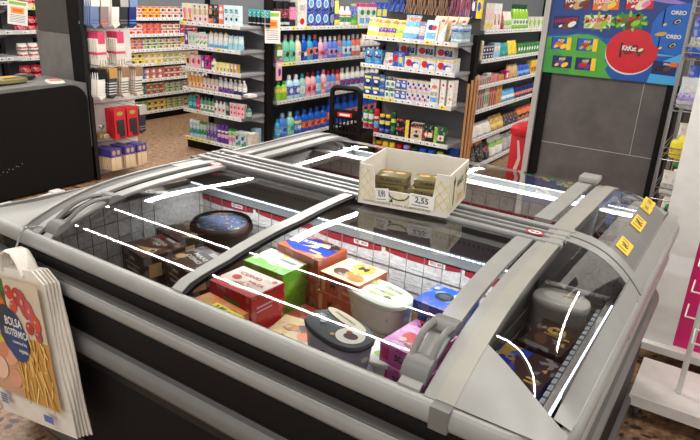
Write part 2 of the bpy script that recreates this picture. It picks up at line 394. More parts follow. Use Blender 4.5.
# red and white stripe with tiny mark along the well, wires
RED = M((150, 32, 44), .5); WH = M('white', .5)
b = MB()
def wave(x0, x1, y, z, h, mat, sgn=-1, n=14, edge=0):
    vs = []
    for i in range(n+1):
        x = x0+(x1-x0)*i/n; hh = h*(1-abs(2*i/n-1)**3*edge); vs += [(x, y, z-hh/2), (x, y, z+hh/2)]
    b.add(vs, [(2*i, 2*i+2, 2*i+3, 2*i+1) for i in range(n)], mat)
for k in range(5):
    xa = -1.86+k*.30
    wave(xa, xa+.285, 1.7235, .775+.006*(k % 2), .036, RED, edge=.5)
    F = frame((xa+.20, 1.7228, .776), (1, 0, 0), (0, 0, 1))
    b.rect(-.03, -.008, .03, .008, WH, F, .0004); b.text('FRIO MAX', 0, 0, .015, RED, F, .0008, .03, width=.052)
fpart(b, 'load_line_strip', 'red load line stripe printed on the back wall', smooth=0)
b = MB()
wave(-1.86, -.25, 2.4885, .74, .03, RED); fpart(b, 'load_line_strip', smooth=0)
def grid(p0, p1, z0, z1, nx, nz, r=.0018, mat=None):
    b = MB(); p0 = Vector(p0); p1 = Vector(p1)
    for i in range(nx+1):
        p = p0.lerp(p1, i/nx); b.tube([(p.x, p.y, z0), (p.x, p.y, z1)], r, mat or STEEL, 5)
    for j in range(nz+1):
        z = z0+(z1-z0)*j/nz; b.tube([(p0.x, p0.y, z), (p1.x, p1.y, z)], r, mat or STEEL, 5)
    return b
WG = M((142, 136, 130), .4, .5)
for p0, p1, z1, nx in (((-1.86, 1.705, 0), (-.40, 1.705, 0), .80, 22), ((-1.87, 1.09, 0), (-1.87, 1.70, 0), .84, 11), ((-1.86, 1.83, 0), (-.25, 1.83, 0), .78, 25), ((-1.86, 2.475, 0), (-.25, 2.475, 0), .82, 25), ((-1.87, 1.83, 0), (-1.87, 2.47, 0), .82, 9),
                       ((-.415, 1.10, 0), (-.415, 1.70, 0), .78, 9), ((-.40, 1.705, 0), (-.235, 1.705, 0), .78, 4), ((-.232, 1.10, 0), (-.232, 1.70, 0), .80, 12)):
    fpart(grid(p0, p1, .45, z1, nx, 6, .0016, WG), 'wire_grid', smooth=0)
b = MB()
for k in range(20): b.box(-.245, 1.10+k*.03, .755, -.222, 1.123+k*.03, .80, M((190, 195, 205), .4), .004)
fpart(b, 'air_grille', 'pale comb of air slots')
b = MB(); b.box(-.436, 1.06, .45, -.428, 1.72, .86, PLAS2); b.box(-.436, 1.81, .45, -.428, 2.5, .86, PLAS2); fpart(b, 'well_divider', smooth=0)
# fixed cross frames at the head
b = MB(); ribbon(b, -.425, -.398, .965, 2.6, .006, .03, PLAS); ribbon(b, -.398, -.358, .965, 2.6, .009, .03, M((154, 151, 141), .35)); fpart(b, 'cross_frame', 'pale beige cross frame', smooth=40)
# band of the spine arching over the head
b = MB()
for ya, yb_, mt, of in ((1.705, 1.745, PLAS, .006), (1.745, 1.752, BLACK, .002), (1.752, 1.80, PLAS, .008)):
    rings = []
    xs = [-.40, -.37, -.34, -.31, -.28, -.255, -.23, -.21, -.19, -.177, -.165, -.156, -.15]
    for x in xs:
        z = crown(x, 1.76)+of; rings.append([(x, ya, z), (x, yb_, z), (x, yb_, z-.02), (x, ya, z-.02)])
    b.loft(rings, mt)
    b.box(-.16, ya, .70, -.148 if mt is PLAS else -.15, yb_, .845+of, mt)
fpart(b, 'head_band', 'grey band arching over the end', smooth=40)
# head cap: front corner, right shoulder, back corner
b = MB()
capline = lambda x: 1.12 - (x+.355)*.52
sheet(b, -.36, -.15, .965, capline, .008, PLAS, 12, 12)
rim = MB()
for (ya, yb_) in ((1.035, 1.705), (1.80, 2.6)):
    sheet(b, -.185, -.15, ya, yb_, .006, PLAS, 4, 20)
sheet(b, -.352, -.185, 2.44, 2.6, .006, PLAS, 6, 8)
b.box(-.187, 1.085, .845, -.184, 2.5, .892, PLASD)
sheet(b, -.252, -.185, 1.80, 2.44, .006, PLAS2, 6, 12)
fpart(b, 'head_cap', 'rounded light grey corner cap', smooth=60)
b = MB(); sheet(b, -.352, -.176, lambda x: capline(x), 1.705, .004, GLASS, 8, 16); fpart(b, 'end_window', 'tinted end glass', smooth=60)
b = MB(); sheet(b, -.358, -.25, 1.80, 2.44, .005, GLASS, 6, 10); fpart(b, 'end_window', 'tinted end glass of the back half', smooth=60)
b = MB()
for y0, y1 in ((1.89, 1.945), (2.09, 2.20), (2.30, 2.36), (2.365, 2.42)):
    pass
# outer wall of the right end under the rim, seams
b = MB(); b.box(-.175, 1.02, .76, -.156, 2.60, .82, PLAS2); fpart(b, 'end_skirt', smooth=0)
# lids
def lid(x0, x1, y0, y1, off, left, right, hand, label):
    g = MB(); sheet(g, x0, x1, y0, y1, off, GLASS, 6, 48)
    L = fpart(g, 'freezer_lid', label, smooth=80)
    for side in (left, right):
        f = MB()
        for a, c, mt in side: ribbon(f, a, c, y0, y1, off+.006 if mt is not BLACK else off+.003, .012, mt)
        o = fpart(f, 'lid_frame', None, L, 40); L_fix(o, L)
    if hand:
        h = hand(off); o = fpart(h, 'lid_handle', 'grey moulded handle', L, 45); L_fix(o, L)
    return L
def L_fix(o, L): o.matrix_parent_inverse = (L.matrix_parent_inverse @ FZ_MI).inverted() if False else Matrix()
FZ_MI = Matrix()
def handle(off, xc, wf, y0, y1, sgn):
    h = MB(); wx = (lambda y: warp(xc, y)) if sgn < 0 else (lambda y: xc)
    P_ = lambda x, y, dz: (wx(y)+x, y, crown(wx(y)+x, y)+off+dz)
    def slab(ys, w0, w1): h.loft([[P_(w0, y, d), P_(w1, y, d), P_(w1, y, 0), P_(w0, y, 0)] for y, d in ys], PLAS2)
    slab(((y0, .010), (y0+.012, .024), (y0+.035, .026), (y0+.05, .016)), -wf, wf)
    for x, r in ((-wf+.008, .009), (wf-.008, .008)):
        h.tube([P_(x, y0+.03+(y1-y0-.05)*t, .016+.020*math.sin(PI*t)) for t in [i/10 for i in range(11)]], r, PLAS2, 8, flat=.8)
    slab(((y1-.035, .014), (y1-.02, .024), (y1, .018), (y1+.02, .006)), -wf, wf)
    return h
def hand_R(off): return handle(off, -.463, .030, .985, 1.14, 1)
def hand_L(off): return handle(off, -1.685, .032, .985, 1.20, -1)
lid(-1.705, -1.03, 0.968, 1.642, -.008, [(-1.705, -1.665, PLAS)], [(-1.10, -1.07, PLASD)], hand_L, 'left front sliding lid with clear glass')
lid(-1.088, -.43, 0.968, 1.642, .002, [(-1.088, -1.052, PLAS), (-1.052, -1.040, BLACK)], [(-.487, -.437, PLAS)], hand_R, 'right front sliding lid with clear glass')
lid(-1.705, -1.03, 1.805, 2.50, -.006, [(-1.705, -1.66, PLAS)], [(-1.10, -1.07, PLASD)], None, 'left back sliding lid with clear glass')
def hand_B(off):
    h = MB(); h.box(-.50, 2.36, .976, -.43, 2.44, .998, PLAS, .006); return h
lid(-1.10, -.44, 1.84, 2.44, .003, [(-1.10, -1.06, PLAS)], [(-.50, -.445, PLAS)], hand_B, 'right back sliding lid with clear glass')
# round red pictograms
for x, y in ((-1.648, 1.60), (-.45, 1.688)):
    b = MB(); z = crown(x, y)+.0115 if x < -1 else .9815
    F = frame((x, y, z), (1, 0, 0), (0, 1, 0))
    b.disc(0, 0, .027, .018, 'red', F); b.disc(0, 0, .020, .012, 'white', F, .0012); b.rect(-.012, -.004, -.002, .006, 'charcoal', F, .0016); b.rect(.002, -.005, .011, .005, 'charcoal', F, .0016); b.rect(-.013, -.001, .013, .001, 'red', F, .002)
    fpart(b, 'warning_sticker', 'small red and white round sticker', smooth=0)
#ENDFREEZER
# ------------------------------------------------------------------ pillars, counter, panels
b = MB()
b.box(-1.29, 4.40, 0, -.43, 5.0, CEIL, SLATE)
PL = b.build('stone_pillar', smooth=0); tag(PL, kind='structure'); PL.name = 'trim_20'
b = MB(); b.box(-1.245, 4.397, .679, -.465, 4.4005, .683, 'lgrey'); b.box(-.635, 4.397, .683, -.631, 4.4005, 1.16, 'lgrey'); struct(b, 'trim_21')
b = MB(); b.box(-1.295, 4.385, 0, -1.232, 4.399, 1.165, BLACK); b.box(-.497, 4.385, 0, -.430, 4.399, 1.165, BLACK); b.box(-.4295, 4.385, 0, -.42, 5.0, 1.165, BLACK); struct(b, 'trim_22')
b = MB(); b.box(-1.335, 4.36, 0, -1.298, 4.40, CEIL, 'lgrey'); struct(b, 'trim_23')
b = MB(); b.box(-.450, 4.382, 1.165, -.42, 4.3995, 2.4, PLASD); struct(b, 'trim_24')
# poster on the pillar
def pack_art(b, F, x, y, w, h, bg, word, wc, blob, rot=0.0, ws=.75, tag_=None, box=True):
    T = F @ Matrix.Translation((x, y, 0)) @ Matrix.Rotation(rot, 4, 'Z')
    if box: b.rect(-w/2, -h/2, w/2, h/2, bg, T, .0016)
    b.rect(-w/2, -h/2, -w/2+.006, h/2, 'dbrown' if bg != 'cream' else 'tan', T, .0022)
    for i, (dx, dy, r, c) in enumerate(blob): b.disc(dx*w, dy*h, r*w, r*w*.55, c, T, .0024+.0003*i, 12, .5)
    if word: b.text(word, 0, h*.14, h*.42, wc, T, .0040, .02, .12, w*ws)
    if tag_: b.rect(w/2-.028, -h/2, w/2+.002, h/2, tag_, T, .0036)
b = MB(); x0, x1, z0, z1 = -1.295, -.452, 1.165, 1.72
b.box(x0, 4.376, z0, x1, 4.384, z1, M((20, 70, 150), .3))
F = frame((0, 4.376, 0), (1, 0, 0), (0, 0, 1))
b.rect(x0, z0, x1, z1, M((26, 84, 170), .3), F, .0006)
b.art([(-1.295, 1.165), (-.83, 1.165), (-.86, 1.19), (-.885, 1.22), (-.872, 1.25), (-.9, 1.28), (-.887, 1.31), (-.905, 1.34), (-.9, 1.375), (-.93, 1.395), (-.96, 1.418), (-1.02, 1.432), (-1.10, 1.43), (-1.17, 1.412), (-1.295, 1.40)], M((80, 165, 60), .3), F, .0010)
b.art([(-1.295, 1.165), (-1.10, 1.165), (-1.12, 1.20), (-1.14, 1.25), (-1.19, 1.30), (-1.24, 1.33), (-1.295, 1.34)], M((60, 150, 66), .3), F, .0013)
b.art([(x0, 1.72), (x1, 1.72), (x1, 1.45), (-.60, 1.445), (-.70, 1.425), (-.80, 1.415), (-.92, 1.418), (-1.0, 1.44), (-1.08, 1.443), (-1.16, 1.425), (-1.295, 1.412)], M((34, 64, 132), .3), F, .0012)
b.disc(-.68, 1.34, .185, .008, 'sky', F, .0012); b.disc(-.50, 1.165, .16, .10, M((60, 165, 225), .3), F, .0011) if False else b.art([(-.62, 1.165), (-.452, 1.165), (-.452, 1.36), (-.56, 1.30), (-.61, 1.22)], M((70, 170, 230), .3), F, .0011)
b.disc(-.748, 1.338, .155, .137, 'offwhite', F, .0015, 40); b.disc(-.745, 1.348, .155, .137, M((205, 28, 44), .3), F, .0018, 40)
b.art([(-.40, 1.72), (-.74, 1.72), (-.70, 1.66), (-.60, 1.645), (-.452, 1.64)][1:], M((150, 125, 205), .3), F, .0020)
c = [(-.455, 1.36), (-.47, 1.35), (-.51, 1.345), (-.57, 1.36), (-.625, 1.40), (-.655, 1.46), (-.655, 1.52), (-.63, 1.58), (-.58, 1.63), (-.50, 1.65), (-.455, 1.65)]
b.art(c, M((30, 100, 190), .3), F, .0022)
cookie = [(.22, -.1, .22, 'dbrown'), (-.12, -.2, .16, 'tan')]
for x, y, bg, cs in ((-1.125, 1.63, 'dred', ('tan', 'brown')), (-.945, 1.63, 'orange', ('tan', 'yellow')), (-.745, 1.645, 'red', ('cream', 'pink')),
                     (-1.175, 1.50, 'navy', ('brown', 'white')), (-.975, 1.515, 'cream', ('tan', 'lime')), (-.785, 1.53, 'green', ('brown', 'lime'))):
    if bg in ('cream', 'green'):
        for k in range(12): a = k*.55; b.disc(x+.085*math.cos(a), y+.042*math.sin(a), .022, .009, ('green', 'lime')[k % 2], F, .0014+.0001*k, 8, a)
    pack_art(b, F, x-.01, y, .165, .082, bg, 'MAXIBON', 'red' if bg not in ('red', 'orange', 'dred') else 'white', [(.12, -.20, .28, cs[0]), (.25, -.16, .18, cs[1]), (-.2, -.3, .08, 'white')], .06, .88)
for x, y, cs, bg in ((-1.175, 1.362, ('orange', 'yellow'), 'blue'), (-1.005, 1.366, ('red', 'lime'), 'blue'), (-1.15, 1.243, ('purple', 'yellow'), 'navy'), (-.995, 1.243, ('red', 'purple'), 'navy')):
    pack_art(b, F, x-.02, y, .13, .08, bg, None, None, [(-.1, -.05, .26, cs[0]), (.16, -.22, .2, cs[1]), (-.25, -.25, .12, cs[1]), (.02, .25, .2, 'green'), (.02, .26, .12, 'red')], .02, .6, 'yellow' if y > 1.3 or x > -1.1 else None)
    b.text('POP', x-.02, y+.018, .022, 'cream', F, .006, .03)
pack_art(b, F, -.735, 1.355, .16, .092, 'red', None, None, [(.27, -.08, .17, 'brown'), (.27, .05, .10, 'cream'), (-.1, .05, .3, 'dred'), (.24, -.32, .06, 'dbrown')], .02)
b.text('KitKat', -.762, 1.365, .042, 'white', F, .006, .03, 0, .085); b.rect(-.815, 1.309, -.803, 1.40, 'dbrown', F, .004)
for y, bg in ((1.565, 'navy'), (1.425, 'navy')):
    pack_art(b, F, -.535, y, .13, .10, bg, None, None, [(.12, -.22, .20, 'black'), (.14, -.22, .14, 'cream'), (.14, -.23, .10, 'black'), (-.38, -.42, .09, 'yellow')], .02)
    b.text('OREO', -.52, y+.028, .032, 'white', F, .006, .03, 0, .085)
b.disc(-.595, 1.465, .035, .012, 'gold', F, .005, 12, .2)
pack_art(b, F, -.535, 1.262, .14, .082, 'navy', None, None, [(-.2, -.06, .20, 'black'), (-.2, -.05, .12, 'dbrown'), (.12, .0, .18, 'brown'), (0, .35, .08, 'red')], -.03)
b.rect(-.505, 1.275, -.465, 1.303, 'orange', F, .006); b.text('MINI', -.525, 1.287, .018, 'white', F, .006, .02)
po = b.build('ice_cream_poster', smooth=0); tag(po, 'large colourful blue, green and red ice cream poster on the grey pillar', 'poster')

# left pillar behind the counter
b = MB(); b.box(-5.36, 3.12, 0, -4.80, 3.6, 1.19, SLATEW); b.box(-5.33, 3.12, 1.193, -4.80, 3.6, CEIL, M((70, 67, 62), .6)); b.box(-5.331, 3.119, .868, -4.8, 3.121, .871, 'grey'); struct(b, 'trim_25')
# checkout counter
CT = empty('checkout_counter', (-4.85, 2.0, 0)); tag(CT, 'black fronted service counter with rounded grey top', 'counter')
def sub(mb, root, name, label=None, smooth=35):
    o = mb.build(name, None, smooth); o.parent = root; o.matrix_parent_inverse = Matrix.Translation(-root.location)
    if label: o['label'] = label
    return o
def yprism(mb, pts, x0, x1, mat):  # outline in y,z extruded along x
    T = Matrix(((0, 1, 0, 0), (1, 0, 0, 0), (0, 0, 1, 0), (0, 0, 0, 1)))
    n = len(pts); vs = [(x0, y, z) for y, z in pts]+[(x1, y, z) for y, z in pts]
    mb.add(vs, [list(range(n))[::-1], list(range(n, 2*n))]+[(i, (i+1) % n, n+(i+1) % n, n+i) for i in range(n)], mat)
arc = [(3.03-.14+.14*math.cos(R(a)), .685+.14*math.sin(R(a))) for a in range(0, 91, 15)]
b = MB(); yprism(b, [(.6, .02), (3.02, .02)]+[(y-.001, z) for y, z in arc]+[(2.6, .815), (.6, .775)], -4.60, -4.575, BLACK); sub(b, CT, 'front_panel', 'black front panel', 0)
b = MB(); yprism(b, [(.6, .02), (3.0, .02), (3.0, .79), (.6, .75)], -5.15, -4.60, PLASD); sub(b, CT, 'counter_body', None, 0)
b = MB(); yprism(b, [(.6, .765), (2.6, .81), (2.95, .815), (3.032, .66), (3.032, .3), (3.042, .3), (3.042, .83), (2.6, .845), (.6, .79)], -5.16, -4.59, PLAS2); sub(b, CT, 'counter_top', 'grey rounded top', 30)
b = MB()
for k in range(8): b.disc(2.24+.025*k+.004*(k % 3), .22+.012*(k % 2)+.006*k, .004, .003, 'lgrey', frame((-4.574, 0, 0), (0, 1, 0), (0, 0, 1)), .001, 6)
sub(b, CT, 'scuff_mark', None, 0)
# things lying on the counter
def bag_lying(c1, c2, w, d, h):
    def f():
        b = MB(); rings = []
        for t, k in ((0, .75), (.25, 1), (.7, .95), (1, .5)):
            rings.append([(w/2*k*math.cos(a)*(abs(math.cos(a))**-.5 if abs(math.cos(a)) > .1 else 1), d/2*k*math.sin(a), h*t) for a in [2*PI*i/14 for i in range(14)]])
        b.loft(rings, c1); b.rect(-w*.3, -d*.2, w*.3, d*.2, c2, frame((0, 0, h), (1, 0, 0), (0, 1, 0)), .001)
        return b.build('snack_bag')
    return f
inst('cb1', bag_lying('olive', 'gold', .16, .3, .05), (-4.80, 2.52, .845), .1, 'olive and black packet lying on the grey counter top', 'packet')
inst('cb2', bag_lying('charcoal', 'olive', .14, .22, .04), (-4.98, 2.74, .842), .4, 'dark packet lying further back on the counter by the pillar', 'packet')
inst('cb3', bag_lying('offwhite', 'salmon', .14, .24, .015), (-4.72, 2.85, .838), 1.2, 'thin white paper packet at the counter end', 'packet')

# white cable on the floor
b = MB(); b.tube([(-4.35, 2.0, .012), (-4.42, 2.17, .012), (-4.40, 2.30, .012), (-4.46, 2.38, .014), (-4.47, 2.52, .02), (-4.44, 2.60, .03), (-4.49, 2.68, .012)], .010, 'white', 8)
b.box(-4.47, 2.14, 0, -4.40, 2.24, .045, 'white', .012); b.box(-4.50, 2.55, 0, -4.43, 2.64, .045, 'white', .014)
o = b.build('power_cable'); tag(o, 'white cable with plug lying on the floor in front of the black counter', 'cable')

# ------------------------------------------------------------------ shelving units
LIPW = M((214, 213, 210), .35)
ORD = ['top', 'second', 'third', 'fourth', 'fifth', 'sixth', 'seventh', 'eighth']
def unit(name, label, org, rz, length, lips, depth=.42, back_h=2.0, base=.10, ends=(True, True), ywl=()):
    """shelving run: origin at its front left corner on the floor, x along the front, y into it"""
    U = Matrix.Translation(org) @ Matrix.Rotation(rz, 4, 'Z')
    r = empty(name, org, rz); tag(r, label, 'shelf')
    def p(mb, nm, lab=None, par=None, smooth=0):
        o = mb.build(nm, par or r, smooth)
        if lab: o['label'] = lab
        return o
    p(MB().box(0, .03, 0, length, depth+.03, base-.02, BLACK), 'base_plinth', 'black plinth')
    p(MB().box(0, depth, base, length, depth+.03, back_h, M((112, 114, 118), .5)), 'back_panel')
    for k, xx in enumerate((0, length)):
        if ends[k]: p(MB().box(xx-.02, depth-.04, 0, xx+.02, depth+.05, back_h, BLACK), 'upright', 'black upright')
    for i, z in enumerate(lips):
        b = MB(); b.box(.012, .004, z-.03, length-.012, depth, z-.008, SHELFG)
        s = p(b, 'shelf_board')
        for xx in (.02, length-.03): # bracket under the board
            b = MB(); b.prism([(0, 0), (0, 0)] if False else [(xx, z-.03), (xx+.008, z-.03), (xx+.008, z-.045), (xx, z-.045)], .03, depth, SHELFG)
            b.add([(xx, .12, z-.04), (xx, depth, z-.04), (xx, depth, z-.11), (xx+.006, .12, z-.04), (xx+.006, depth, z-.04), (xx+.006, depth, z-.11)], [(0, 1, 2), (3, 5, 4), (0, 2, 5, 3)], SHELFG)
            p(b, 'bracket', None, s)
        b = MB(); b.box(.0, -.006, z-.034, length, .004, z+.004, LIPW)
        F = frame((0, -.006, z-.034), (1, 0, 0), (0, 0, 1)); x = .02; rn = random.Random(i*7+len(label))
        while x < length-.08:
            wd = rn.choice((.05, .06, .07)); yl = (i in ywl and x < .34) or rn.random() < .05
            b.rect(x, .004, x+wd, .034, M('lemon', .4) if yl else M((242, 242, 240), .35), F, .0006); b.rect(x+.01, .012, x+.026, .024, 'charcoal', F, .0012); b.rect(x+.03, .015, x+wd-.006, .018, 'grey', F, .0012)
            x += wd+rn.choice((.01, .02, .05))
        p(b, 'price_strip', 'white strip of price tags', s)
    return U
# ---- product makers: body upright, front towards local -y
def art_box(w, d, h, c, marks, name='carton', bev=.002):
    def f():
        b = MB(); b.box(-w/2, -d/2, 0, w/2, d/2, h, PR(c, .38), 0)
        F = FR(w, d, h)
        FS = frame((w/2, -d/2, 0), (0, 1, 0), (0, 0, 1)); FL = frame((-w/2, d/2, 0), (0, -1, 0), (0, 0, 1)); FT = frame((-w/2, -d/2, h), (1, 0, 0), (0, 1, 0))
        for i, q in enumerate(marks):
            lf = .0006+.0004*i
            if q[0] == 'r':
                _, a, e, g, k, cc = q; cc = PR(cc, .45, 90); b.rect(a*w, e*h, g*w, k*h, cc, F, lf)
                if g-a > .9: b.rect(0, e*h, d, k*h, cc, FS, lf); b.rect(0, e*h, d, k*h, cc, FL, lf)
            elif q[0] == 'e': _, a, e, g, k, cc = q; b.disc(a*w, e*h, g*w, k*h, cc, F, lf, 12)
            elif q[0] == 't': _, a, e, g, cc, s = q; b.text(s, a*w, e*h, g*h, cc, F, lf, .03)
            elif q[0] == 'top': b.rect(.06*w, .1*d, .94*w, .9*d, q[1], FT, lf)
        return b.build(name, smooth=0)
    return f
def bottle(w, d, h, c, cap, bands, neck=.3, capw=.42, kind='plain', name='bottle', sq=3.0):
    """bands: list of (z0, z1, colour) as fractions of the body height"""
    def f():
        b = MB(); bh = h*.84
        sh = {'plain': [(.90, 0), (1, .03), (1, .30), (1, .60), (.97, .74), (.80, .86), (.5, .95), (neck, 1.0)],
              'round': [(.85, 0), (1, .05), (1, .25), (.93, .42), (1, .58), (.98, .72), (.78, .86), (.45, .95), (neck, 1.0)],
              'tall': [(.94, 0), (1, .02), (1, .4), (1, .8), (.92, .9), (.6, .97), (neck, 1.0)]}[kind if kind in ('plain', 'round', 'tall') else 'round']
        zs = sorted(set([z for _, z in sh]+[v for q in bands for v in q[:2]]))
        fr = [z for _, z in sh]; fw_ = [r for r, _ in sh]
        pr = [(interp(z, fr, fw_), z*bh) for z in zs]
        def mt(k):
            mid = (zs[k]+zs[k+1])/2
            for q in bands:
                if q[0] <= mid <= q[1]: return PR(q[2], .5, 110)
            return M(c, .3)
        b.lathe(pr, mt, 12, w/2, d/2, sq=sq)
        F = frame((0, -d/2, 0), (1, 0, 0), (0, 0, 1))
        for q in bands:
            if len(q) > 3: b.disc(0, (q[0]+q[1])/2*bh, w*.28, (q[1]-q[0])*bh*.3, q[3], F, .0015, 10)
        if kind == 'jug':
            b.tube([(w*.30, 0, bh*.93), (w*.48, 0, bh*.88), (w*.52, 0, bh*.74), (w*.46, 0, bh*.58)], w*.09, M(c, .3), 7)
        o = b.build(name, smooth=40)
        k = MB(); cw = capw*w/2
        if kind == 'spray':
            k.lathe([(cw*.6, bh-.002), (cw*.6, bh+h*.05)], cap, 8); k.box(-cw*.5, -d*.45, bh+h*.05, cw*.5, d*.25, bh+h*.12, cap, .003); k.box(-cw*.2, -d*.40, bh+h*.0, cw*.2, -d*.28, bh+h*.06, cap)
        else:
            k.lathe([(cw, bh-.003), (cw*1.02, bh+h*.05), (cw*.85, h), (cw*.6, h+.001)], cap, 10)
        k.build('cap', o, 40)
        return o
    return f
def can(w, h, c, bands, cap, name='can'):
    def f():
        b = MB(); zs = sorted(set([0, .04, .86]+[v for q in bands for v in q[:2]]))
        def mt(k):
            mid = (zs[k]+zs[k+1])/2
            for q in bands:
                if q[0] <= mid <= q[1]: return PR(q[2], .5, 110)
            return M(c, .3)
        b.lathe([(w/2*(.95 if z == 0 else 1), z*h) for z in zs], mt, 14); o = b.build(name, smooth=40)
        k = MB(); k.lathe([(w*.46, h*.86), (w*.46, h*.97), (w*.36, h)], cap, 12); k.build('cap', o, 40); return o
    return f
def pouch(w, d, h, c, marks, name='pouch', spout=None):
    def f():
        b = MB(); rings = []; zs = [0, .05, .25, .5, .75, .92, 1.0]
        kk = [.80, .98, 1, .96, .93, .95, .97]; dd = [.9, 1, .95, .8, .55, .2, .06]
        for z, a, e in zip(zs, kk, dd):
            rings.append([(w/2*a*math.copysign(abs(math.cos(t))**.55, math.cos(t)), d/2*e*math.copysign(abs(math.sin(t))**.8, math.sin(t)), z*h) for t in [2*PI*i/16 for i in range(16)]])
        def mt(k):
            mid = (zs[k]+zs[k+1])/2
            for q in marks:
                if q[0] <= mid <= q[1]: return PR(q[2], .5, 110)
            return PR(c, .3)
        b.loft(rings, mt)
        o = b.build(name, smooth=50)
        if spout: MB().box(-w*.12, -.008, h*.985, w*.12, .008, h*1.09, spout, .003).build('cap', o)
        return o
    return f
RN = random.Random(3)
def row(U, rz, z, items, where, x=0.03, gapk=.006, dy=0.02, jit=.004, cap=None):
    """items: (key, maker, width, count, description, category, [depth], [stack])"""
    for it in items:
        key, fn, wd, n, desc, cat = it[:6]; dep = it[6] if len(it) > 6 else .06; st = it[7] if len(it) > 7 else 1; hh = it[8] if len(it) > 8 else 0
        lean = it[9] if len(it) > 9 else 0
        if key is None: x += wd*n; continue
        tot = n*st; nw = ('zero', 'one', 'two', 'three', 'four', 'five', 'six', 'seven', 'eight', 'nine', 'ten', 'eleven', 'twelve')
        ow = ('leftmost', 'second', 'third', 'fourth', 'fifth', 'sixth', 'seventh', 'eighth', 'ninth', 'tenth')
        for k in range(n):
            for s in range(st):
                p = U @ Vector((x+wd/2, dy+dep/2+RN.uniform(0, jit), z-.006+s*hh+.0005))
                lab = '%s, %s' % (desc, where)
                if n > 1: lab += ', ' + ('leftmost' if k == 0 else 'rightmost' if k == n-1 else ow[k]+' from left')
                if st > 1: lab += (' lower', ' upper')[s] if st == 2 else (' lowest', ' third down', ' second down', ' topmost')[s]
                inst(key, fn, p, rz+(RN.uniform(-.03, .03) if st == 1 else 0), lab, cat, (desc+', '+where) if tot > 1 else None, rx=lean)
            x += wd+gapk
    return x
#PRODUCTS
UA = unit('end_display_shelf', 'grey end display shelving of beauty products left of the bottle aisle', (-4.975, 4.40, 0), 0, .81, (1.285, 1.06, .845, .64, .42, .125), .40, 2.0, ywl=(5,))
UD = unit('gondola_shelf', 'long shelving full of detergent and softener bottles', (-4.105, 4.875, 0), R(90), 3.2, (1.275, .925, .54, .15), .45, 2.0, ywl=(1, 3))
UB = unit('end_display_shelf', 'grey middle end display with freezer bags, tablets and insect sprays', (-3.19, 5.0, 0), 0, .965, (1.262, 1.01, .722, .375, .10), .40, 1.32, ywl=(2,))
UC = unit('gondola_shelf', 'aisle shelving with household goods and charcoal beside the grey pillar', (-2.2, 5.50, 0), R(90), 3.0, (1.36, 1.10, .86, .63, .35, .06), .42, 2.0, .05)
UL = unit('gondola_shelf', 'far shelving of tea and infusion boxes with yellow tags', (-6.35, 4.3, 0), R(90), 2.6, (1.235, 1.045, .87, .70, .51, .32, .115), .42, 2.0, ywl=(0, 1, 2, 3, 4, 5, 6))
def wh(i, u): return '%s shelf, %s' % (ORD[i], u)
H90 = R(90)
nA, nD, nB, nC, nL = 'left end display', 'detergent shelving', 'middle end display', 'right aisle shelving', 'far tea shelving'
face = lambda c, c2: [('r', .15, .30, .85, .62, c), ('e', .5, .72, .3, .12, c2)]
# --- left end display
row(UA, 0, 1.285, [
 ('a1', art_box(.068, .05, .175, 'cream', [('e', .5, .62, .36, .16, 'pink'), ('e', .55, .35, .2, .18, 'orange'), ('r', .1, .05, .9, .14, 'red')]), .068, 2, 'cream and pink hair colour box', 'box', .05),
 ('a2', art_box(.066, .05, .175, 'offwhite', [('e', .5, .60, .32, .2, 'tan'), ('r', .3, .82, .7, .92, 'black'), ('e', .5, .22, .22, .1, 'magenta')]), .066, 3, 'white box with a tan face', 'box', .05),
 ('a3', art_box(.064, .05, .18, 'dbrown', [('r', 0, 0, 1, .28, 'orange'), ('e', .5, .62, .3, .14, 'tan'), ('r', .2, .8, .8, .9, 'orange')]), .064, 1, 'dark brown and orange tall box', 'box', .05),
 ('a4', art_box(.064, .05, .18, 'charcoal', [('r', .1, .05, .5, .3, 'purple'), ('e', .5, .6, .32, .15, 'brown'), ('r', .2, .85, .8, .93, 'silver')]), .064, 1, 'charcoal tall box with purple mark', 'box', .05),
 ('a5', art_box(.062, .05, .18, 'salmon', [('r', .1, .3, .9, .55, 'white'), ('e', .5, .8, .3, .1, 'white'), ('e', .5, .15, .3, .08, 'orange')]), .062, 1, 'salmon tall box with white band', 'box', .05),
 ('a6', art_box(.06, .05, .18, (205, 228, 235), [('r', .2, .62, .8, .82, 'teal'), ('r', .3, .25, .7, .4, 'charcoal')]), .06, 3, 'pale blue tall box', 'box', .05)], wh(0, nA), x=.015)
TP = ('leftmost', 'second from left', 'third from left', 'fourth from left', 'rightmost')
for k in range(5): inst('a7', can(.05, .15, 'black', [(.55, .95, 'teal'), (.15, .2, 'silver')], 'teal', 'hair_spray'), (-4.32+k*.055, 4.72, 1.28), 0, 'black and teal tube, back of top shelf, left end display, '+TP[k], 'tube', 'black and teal tubes')
row(UA, 0, 1.06, [
 ('b1', art_box(.045, .06, .15, 'purple', [('e', .6, .5, .3, .2, 'white')]), .045, 1, 'purple narrow box', 'box'),
 ('b2', art_box(.05, .05, .135, 'offwhite', [('e', .5, .6, .3, .2, 'mint'), ('r', .2, .2, .8, .3, 'silver')]), .05, 2, 'white and mint slim box', 'box'),
 ('b3', art_box(.05, .05, .125, 'white', [('e', .3, .7, .15, .12, 'pink'), ('e', .7, .4, .2, .12, 'lime'), ('e', .3, .3, .2, .1, 'green'), ('e', .7, .8, .1, .1, 'sky')]), .05, 3, 'white box with small flowers', 'box'),
 ('b4', pouch(.062, .04, .14, (200, 222, 232), [(.5, .85, 'white'), (.1, .3, 'sky')], 'refill_pouch', 'yellow'), .062, 4, 'pale blue refill pouch with yellow cap', 'pouch'),
 ('b5', pouch(.062, .04, .135, (150, 200, 214), [(.5, .85, (205, 225, 225))], 'refill_pouch', 'navy'), .062, 3, 'teal tinted refill pouch', 'pouch')], wh(1, nA), gapk=.004)
